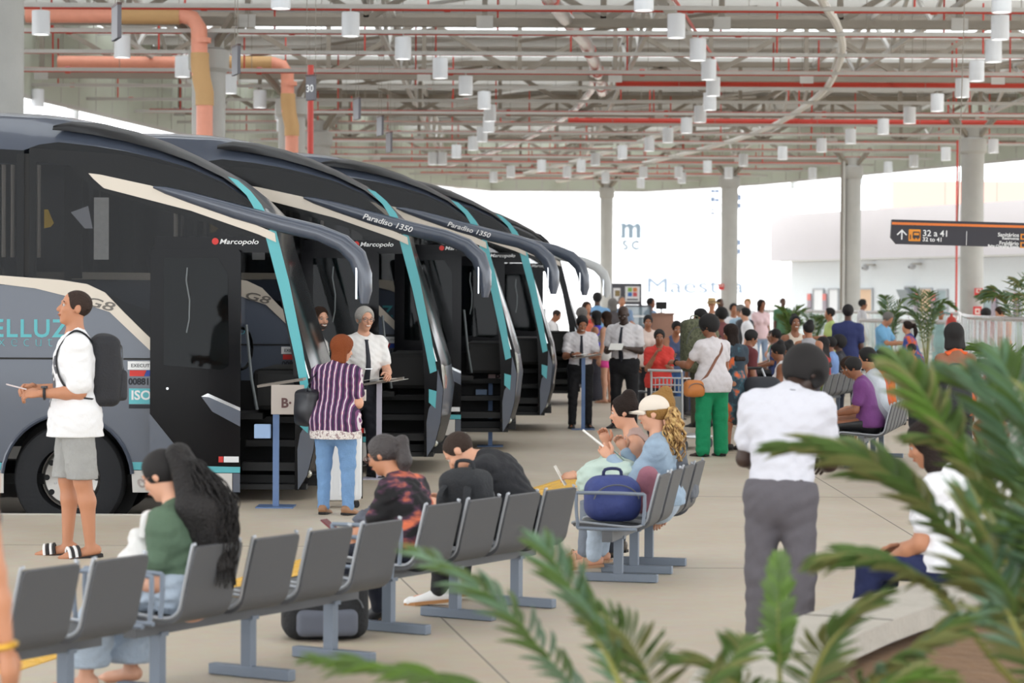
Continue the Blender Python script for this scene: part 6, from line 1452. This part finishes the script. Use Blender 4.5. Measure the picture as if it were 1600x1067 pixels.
# ------------------------------------------------------------------ building, railings, kiosk, signs, ship
bw_u = mat('pale grey render', srgb(206, 202, 206), .8, var=.05, vscale=.5, bump=.1); bw_l = mat('white render', srgb(222, 228, 232), .7, var=.03)
A0 = AT(1236, 110); A1 = AT(1640, 92.3); dv = V((A1.x-A0.x, A1.y-A0.y, 0)); LB = dv.length; ang = math.atan2(dv.y, dv.x)
wall = MB().box((LB/2+6, 3, 1.9), (LB+12, 6, 3.8)).build('wall_right', bw_l, None, loc=(A0.x, A0.y, 0), rz=ang); tag(wall, kind='structure')
up = MB().box((LB/2+5.7, 2.8, 4.83), (LB+13.4, 6.6, 2.05)); up.build('upper_storey', bw_u, wall)
MB().box((LB/2+6, -.52, 3.79), (LB+12, .06, .06)).build('drip_edge', steel2, wall)
def wpos(px):
    """distance along the building front seen at pixel column px"""
    k = (px-800)/F; return (k*A0.y-A0.x)/(math.cos(ang)-k*math.sin(ang))
def opening(n0, px0, px1, z1, m, name, z0=0, inner=None, frame=True):
    a, b = wpos(px0), wpos(px1); t = MB().box(((a+b)/2, -.02, (z0+z1)/2), (b-a, .06, z1-z0)).build(name, m, None, loc=(A0.x, A0.y, 0), rz=ang); tag(t, kind='structure')
    fm = mat('door frame grey', srgb(176, 180, 184), .5); w = .07
    for x, ww, z, hh in ((a, w, (z0+z1)/2, z1-z0), (b, w, (z0+z1)/2, z1-z0), ((a+b)/2, b-a, z1, w)): MB().box((x, -.05, z), (ww, .08, hh)).build('frame', fm, t)
    if 'door' in name: MB().cyl((b-.15, -.1, 1.05), (b-.15, -.03, 1.05), .03, 8).build('handle', fm, t)
    return t
zt = 2.55
gd = mat('grey green door', srgb(150, 168, 172), .5); od = mat('beige doorway', srgb(222, 190, 160), .7); wd = mat('white door', srgb(226, 228, 230), .5)  # plain flat fills for the doors: grey green, beige and white
opening(1, 1272, 1288, zt, wd, 'door_1'); opening(2, 1296, 1311, zt, wd, 'door_2'); opening(3, 1342, 1364, zt, od, 'door_3'); opening(4, 1438, 1457, zt, od, 'door_4'); opening(5, 1466, 1481, 2.5, gd, 'door_5'); opening(6, 1538, 1553, 2.45, gd, 'door_6'); opening(7, 1572, 1588, 2.45, wd, 'door_7')
t = opening(8, 1415, 1430, 2.62, mat('dark window opening', srgb(110, 120, 128), .4), 'window_1', 1.78)
a, b = wpos(1414), wpos(1430); MB().box(((a+b)/2, -.25, 2.15), (b-a, .03, .8), M.Rotation(R(28), 3, 'X')).build('hinged_pane', mat('window pane', srgb(150, 162, 170), .1), t)
sgn = mat('red white sign', srgb(214, 120, 112), .6)
for k, px in enumerate((1268, 1292, 1435, 1462, 1556, 1591)):
    a = wpos(px); t = thing('door_sign', ['first', 'second', 'third', 'fourth', 'fifth', 'sixth'][k]+' upright red and grey sign from left on the white building', 'sign', (A0.x, A0.y, 0), ang)
    MB().box((a, -.12, 1.75), (.3, .04, 1.2)).build('board', mat('sign grey', srgb(150, 140, 150), .6), t); MB().box((a, -.145, 2.2), (.3, .02, .28)).build('red_field', sgn, t)
for k, px in enumerate((1363, 1436)):
    a = wpos(px); z = 3.45; t = thing('security_camera', ('left' if k == 0 else 'right')+' dome security camera on the white building', 'camera', (A0.x, A0.y, 0), ang); MB().sphere((a, -.35, z), .14, 12).build('dome', mat('camera shell', srgb(170, 172, 176), .4), t, True); MB().box((a+.1, -.2, z+.1), (.2, .35, .08)).build('bracket', steel2, t); MB().sphere((a-.06, -.45, z-.03), .06, 8).build('lens', blackm, t)
# railings
glassr = mat('pale railing glass', srgb(196, 214, 210), .08, alpha=.35); railm = mat('stainless rail', srgb(206, 204, 204), .25, metal=.6)
def railing(label, pts, h=1.1, posts=10, glass=True, low=.08, white_=False, z0=0):
    t = thing('railing', label, 'railing'); m = railm
    pts = [V((p[0], p[1], z0)) for p in pts]; seg = smoothpath(pts, 8) if len(pts) > 2 else [pts[0].lerp(pts[1], k/8) for k in range(9)]
    MB().tube([p+V((0, 0, h)) for p in seg], .05, 8).build('handrail', m, t, True); MB().tube([p+V((0, 0, low)) for p in seg], .03, 8).build('bottom_rail', m, t, True)
    N = len(seg)-1
    for k in range(posts+1):
        u = k/posts*N; j = min(int(u), N-1); p = seg[j].lerp(seg[j+1], u-j); MB().cyl(p+V((0, 0, 0)), p+V((0, 0, h)), .028, 8).build('post', m if not white_ else mat('white post', srgb(232, 232, 236), .4), t)
    if glass:
        for j in range(N):
            a, b = seg[j], seg[j+1]; d = (b-a)*.03; MB().bar(a+d+V((0, 0, .55*h+.03)), b-d+V((0, 0, .55*h+.03)), .012, h*.8).build('glass_pane', glassr, t)
    return t
g = lambda px, d: (AT(px, d).x, d)
railing('long glass railing in front of the white building', [g(1192, 84), g(1260, 80), g(1330, 76), g(1420, 70), g(1500, 66)], 1.2, 12, z0=.45)
railing('nearer glass railing curving past the column behind the sign', [g(1345, 60), g(1400, 57), g(1450, 55), g(1500, 54)], 1.2, 6, z0=.3)
railing('white posted glass railing at the right edge of the photo', [g(1505, 62), g(1515, 52), g(1545, 47), g(1600, 44), g(1680, 42)], 1.15, 16, white_=True, z0=.48)
t = thing('fence', 'thin pale mesh fence between the ship and the white building', 'fence')
fm = mat('pale fence steel', srgb(190, 192, 194), .5)
for k in range(24):
    p = AT(1172+k*3.8, 118); MB().cyl((p.x, 118, 0), (p.x, 118, 3.2), .02 if k % 4 else .05, 6).build('picket', fm, t)
p0, p1 = AT(1170, 118), AT(1262, 118)
for z in (.5, 1.7, 3.1): MB().cyl((p0.x, 118, z), (p1.x, 118, z), .02, 6).build('fence_rail', fm, t)
# fire extinguisher on the railing
p = AT(1483, 53.5); t = thing('fire_extinguisher', 'red fire extinguisher standing by the railing left of the red pole', 'extinguisher', (p.x, 53.2, 0))
MB().cyl((0, 0, 0), (0, 0, 1.15), .05, 8).build('stand', steel2, t); MB().lathe([(0, 1.15), (.11, 1.15), (.12, 1.18), (.12, 1.5), (.09, 1.6), (.03, 1.64), (.03, 1.7), (0, 1.7)], 16).build('cylinder', redm, t, 40)
MB().tube([(0, 0, 1.68), (-.15, 0, 1.72), (-.25, 0, 1.66), (-.3, 0, 1.75)], .018, 6).build('hose', mat('teal hose', srgb(80, 130, 130), .5), t)
# column signs
for px, d, y, lab, dx in ((1127, 98.2, 448, 'small red notice on the column right of the ship', 0), (1529, 75, 457, 'red fire hose plate on the column behind the sign', .06), (1527, 75, 489, 'red and white poster on the column behind the sign', 0)):
    p = P(px, y, d-.25); t = thing('fire_notice', lab, 'sign', p); h = .26 if y == 457 else .40 if y == 489 else .24; k = .40 if px > 1200 else .36
    MB().box((0, 0, 0), (.62*k, .05, h)).build('plate', mat('signal red', srgb(206, 44, 46), .5), t); MB().box((0, -.03, .05), (.38*k, .02, h*.45)).build('pictogram', mat('cream sign field', srgb(226, 206, 196), .6), t); MB().cyl((0, -.045, .05), (0, -.03, .05), .04, 12).build('symbol', mat('signal red', srgb(206, 44, 46), .5), t)
    if y == 457: MB().cyl((.12, 0, 0), (.5, 0, 0), .07, 12).build('alarm_bell', mat('dark red bell', srgb(150, 40, 40), .4), t, True)
t = thing('fire_notice', 'red and white poster low on the column right of the ship', 'sign', P(1126, 486, 98)); MB().box((0, 0, 0), (.25, .05, .3)).build('plate', mat('pale red', srgb(226, 130, 120), .6), t); MB().box((0, -.03, .05), (.14, .02, .14)).build('pictogram', mat('cream sign field', srgb(226, 206, 196), .6), t)
# red pole and hanging direction sign
p = AT(1494, 82); t = thing('standpipe', 'thin red riser pole beyond the hanging direction sign', 'pipe', (p.x, 82, 0)); MB().cyl((0, 0, 0), (0, 0, 7.35), .036, 8).build('pipe', redm, t, True); MB().cyl((0, 0, 1.2), (0, 0, 1.3), .06, 8).build('collar', redm, t)
DS = 37.0; s_ = DS/F; c0 = P(1393, 343, DS); sg = thing('direction_sign', 'hanging black direction sign with orange stripe, gates 32 to 41 and restrooms', 'sign', c0, R(-2.0)); sg.rotation_euler = (0, R(1.3), R(-2))
darkb = mat('charcoal sign face', srgb(52, 50, 58), .55); oran = mat('sign orange', srgb(232, 124, 48), .5); oran2 = mat('icon amber', srgb(236, 150, 40), .5); wht = mat('sign white', srgb(240, 240, 240), .5)
def sp(px, py): return ((px-1393)*s_, -(py-343)*s_)
MB().prism([sp(*q) for q in ((1393, 343), (1690, 343), (1690, 381), (1401, 381), (1392, 371))], .12, M.Translation((0, .06, 0)) @ M.Rotation(R(90), 4, 'X')).build('panel', darkb, sg)
def sq(name, pts, m, y=-.064): return MB().prism([sp(*q) for q in pts], .006, M.Translation((0, y+.006, 0)) @ M.Rotation(R(90), 4, 'X')).build(name, m, sg)
sq('orange_stripe', [(1393, 347), (1690, 347), (1690, 351), (1393, 351)], oran)
sq('arrow_shaft', [(1408, 360), (1410, 360), (1410, 374), (1408, 374)], wht); sq('arrow_head', [(1409, 358), (1417, 366), (1415.6, 367.4), (1409, 361), (1402.4, 367.4), (1401, 366)], wht)
sq('bus_icon', [(1420.5, 357.5), (1437, 357.5), (1438, 358.5), (1438, 375), (1437, 376), (1420.5, 376), (1419.5, 375), (1419.5, 358.5)], oran2)
sq('bus_glyph', [(1426.5, 361), (1436, 361), (1436.8, 363), (1436.8, 371), (1435, 371), (1435, 373), (1433, 373), (1433, 371), (1429.5, 371), (1429.5, 373), (1427.5, 373), (1427.5, 371), (1425.8, 371), (1425.8, 363)], darkb, -.07); sq('bus_glyph_window', [(1427.5, 363), (1435.4, 363), (1435.4, 366.6), (1427.5, 366.6)], oran2, -.076)
sq('person_glyph', [(1421.5, 366), (1423, 366), (1423, 373), (1421.5, 373)], darkb, -.07)
sq('divider', [(1509, 358), (1509.8, 358), (1509.8, 380), (1509, 380)], wht)
def st_(s, px, py, size, al='LEFT'): x, z = sp(px, py); txt(s, size*s_*1.62, wht, sg, FACE(x, -.065, z), 'sign_lettering', al, .002, bold=.0015)
st_('32 a 41', 1441, 367.5, 8.4); st_('32 to 41', 1441, 375.6, 5.6); st_('Sanitários', 1590.5, 365, 5.2, 'RIGHT'); st_('Restrooms', 1590.5, 369.6, 3.6, 'RIGHT'); st_('Fraldário', 1590.5, 378, 5.2, 'RIGHT'); st_('Baby Changing Room', 1590.5, 382.4-.6, 3.4, 'RIGHT')
for y0 in (360, 373): sq('toilet_icon', [(1593, y0), (1602, y0), (1602, y0+9), (1593, y0+9)], oran2); sq('toilet_glyph', [(1595, y0+2), (1600, y0+2), (1600, y0+7), (1595, y0+7)], darkb, -.07)
for px in (1496, 1660): x, z = sp(px, 343); MB().cyl((x, 0, z), (x, 0, 7.3-c0.z), .008, 5).build('hanger_rod', steel, sg)
# gate number signs over the coaches
for px, y0, y1, d, num, lab in ((182, 10, 62, 28.5, '', 'dark narrow gate sign seen edge-on above the nearest coach'), (369, 73, 117, 36.9, '', 'second dark gate sign seen edge-on above the nearest coach'), (486, 119, 157, 41.1, '30', 'gate number sign 30 hanging near the red standpipe'),
        (558, 155, 187, 49.5, '', 'small edge-on gate sign above the third coach'), (594, 183, 212, 53.7, '', 'edge-on gate sign in the middle distance above the third coach'), (608, 208, 238, 57.9, '', 'farthest edge-on gate sign above the third coach')):
    a = P(px, (y0+y1)/2, d); hh = (y1-y0)*d/F; t = thing('gate_sign', lab, 'sign', a, R(-72 if not num else -38), 'hanging gate signs')
    MB().box((0, 0, 0), (.44 if not num else .2, .05, hh), bev=.008).build('panel', mat('gate sign face', srgb(92, 90, 96), .4), t); MB().box((0, 0, hh/2+.01), (.44 if not num else .2, .055, .03)).build('top_edge', mat('dark brown edge', srgb(80, 56, 52), .5), t)
    if num: txt(num, .17, wht, t, FACE(-.085, -.03, -.06), 'number_lettering', bold=.003)
    for x in (-.1, .1): MB().cyl((x, 0, hh/2), (x, 0, 7.3-a.z), .006, 5).build('hanger_wire', steel, t)
# kiosk
p = AT(985, 66); kz = lambda y: 1.88+(474-y)*66/F; kx = lambda px: (px-985)*66/F
t = thing('snack_kiosk', 'dark framed snack kiosk with a coloured square logo board', 'kiosk', (p.x, 66, 0)); dk = mat('kiosk dark frame', srgb(84, 84, 90), .5)
MB().box((kx(984), 2, kz(459)), (kx(1008)-kx(960), .5, kz(442)-kz(476)), bev=.01).build('fascia_box', dk, t); 
for px in (961, 1007): MB().box((kx(px), 2, kz(476)/2), (.08, .3, kz(476))).build('upright', dk, t)
lb = MB().box((kx(993), 1.73, kz(459)), (.40, .03, .42), bev=.008).build('logo_board', wht, t)
for i, cc in enumerate(((150, 190, 90), (226, 140, 80), (70, 120, 190), (214, 96, 100))): MB().box((kx(993)+(-.07 if i % 2 == 0 else .07), 1.71, kz(459)+(.12 if i < 2 else -.01)), (.11, .012, .11)).build('logo_square', cmat(cc, .6), lb)
MB().box((kx(993), 1.71, kz(459)-.15), (.30, .012, .035)).build('logo_line', darkb, lb)
MB().box((kx(968), 1.73, kz(460)), (.20, .03, .36)).build('menu_board', wht, t); MB().box((kx(969), 1.71, kz(458)), (.13, .012, .16)).build('menu_picture', cmat((150, 130, 90)), t)
MB().box((kx(993), .2, kz(545)/2+.3), (kx(1016)-kx(970), .9, kz(505))).build('counter_base', mat('brown counter', srgb(170, 130, 112), .6, var=.1), t)
sc2 = MB().box((kx(996), -.28, kz(495)), (kx(1016)-kx(976), .04, kz(479)-kz(512))).build('showcase_glass', mat('showcase glass', srgb(120, 140, 150), .1, alpha=.7), t)
for x in (kx(976), kx(1016)): MB().box((x, -.28, kz(495)), (.05, .08, kz(478)-kz(512))).build('showcase_post', dk, t)
for y in (478, 494, 512): MB().box((kx(996), -.26, kz(y)), (kx(1016)-kx(976), .12, .05)).build('showcase_shelf', dk if y != 494 else wht, t)
ct = MB().box((kx(1034), .3, kz(491)/2), (kx(1054)-kx(1017), .7, kz(491))).build('till_counter', mat('brown counter', srgb(170, 130, 112), .6), t); MB().box((kx(1034), .28, kz(491)+.02), (kx(1056)-kx(1015), .8, .04)).build('till_top', mat('wood top', srgb(150, 116, 100), .5), t)
m_ = thing('monitor', 'black monitor on the kiosk till counter', 'monitor', (p.x+kx(1034), 66.2, kz(491)+.04)); MB().box((0, 0, .2), (.30, .03, .2), bev=.005).build('screen', blackm, m_); MB().box((0, .02, .06), (.04, .03, .12)).build('neck', blackm, m_); MB().box((0, 0, .006), (.16, .12, .012)).build('foot', blackm, m_)
# ship at the quay: white hull and decks, far beyond the hall
SD = 240; shp = thing('cruise_ship', 'huge white cruise ship with grey lettering beyond the hall', 'ship', (0, SD, 0)); wsh = mat('white ship paint', srgb(244, 245, 247), .5); gsh = mat('ship grey lettering', srgb(84, 97, 106), .6); swin = mat('ship window blue', srgb(84, 98, 118), .3)
sx = lambda px: (px-800)*SD/F; sz = lambda y: 1.88+(474-y)*SD/F
hull = [(sx(560), -3), (sx(1222), -3), (sx(1236), sz(470)), (sx(1228), sz(345)), (sx(1150), sz(300)), (sx(1020), sz(255)), (sx(560), sz(240))]
MB().prism(hull, 16, M.Rotation(R(90), 4, 'X') @ M.Translation((0, 0, -16))).build('hull', wsh, shp)
for k in range(5): MB().box((sx(900), 2, sz(330-14*k)), (sx(1180-30*k)-sx(600), 5, .12)).build('deck_rail', wsh, shp)
def shpoly(name, pts): MB().prism([(sx(x), sz(y)) for x, y in pts], .1, SIDE(-.02)).build(name, gsh, shp)
shpoly('letter_m', [(968, 349), (976, 349), (977, 352), (981, 349), (986, 350), (989, 353), (993, 349), (997, 349), (1000, 353), (1000, 372), (993, 372), (993, 356), (991, 354), (988, 357), (988, 372), (981, 372), (981, 356), (979, 354), (976, 357), (976, 372), (968, 372), (970, 368), (970, 353)])
def ring(name, cx, cy, r0, r1, a0, a1): shpoly(name, arc(cx, cy, r1, a0, a1, 12)+arc(cx, cy, r0, a1, a0, 12))
ring('letter_c', 993, 383, 4.2, 7.4, 40, 320); ring('letter_s', 976, 379.6, 1.6, 4.4, 20, 270); ring('letter_s', 976, 386.2, 1.6, 4.4, 90, -160); txt('Maestra', 2.1, mat('ship name paint', srgb(104, 116, 130), .6), shp, FACE(sx(1008), -.1, sz(457)), 'ship_lettering', bold=0, sx=1.42)
for k, (px, y) in enumerate(((1112, 300), (1119, 300), (1112, 312), (1119, 314), (1153, 308), (1153, 320), (1112, 330), (1153, 378), (1153, 392))): MB().box((sx(px), -.05, sz(y)), (.36, .12, .5)).build('ship_window', swin, shp)
t = thing('container_stack', 'haze-pale red block of port containers beyond the white building', 'container', (AT(1500, 160).x, 160, 0)); ctr = mat('hazed red container', srgb(226, 158, 148), .7)  # distance haze put into the paint: red washed out towards pink
for i in range(3):
    for j in range(4): MB().box((-3.2+i*3.3, 0, 1.2+2.45*j), (3.28, 6, 2.43)).build('container', ctr, t)
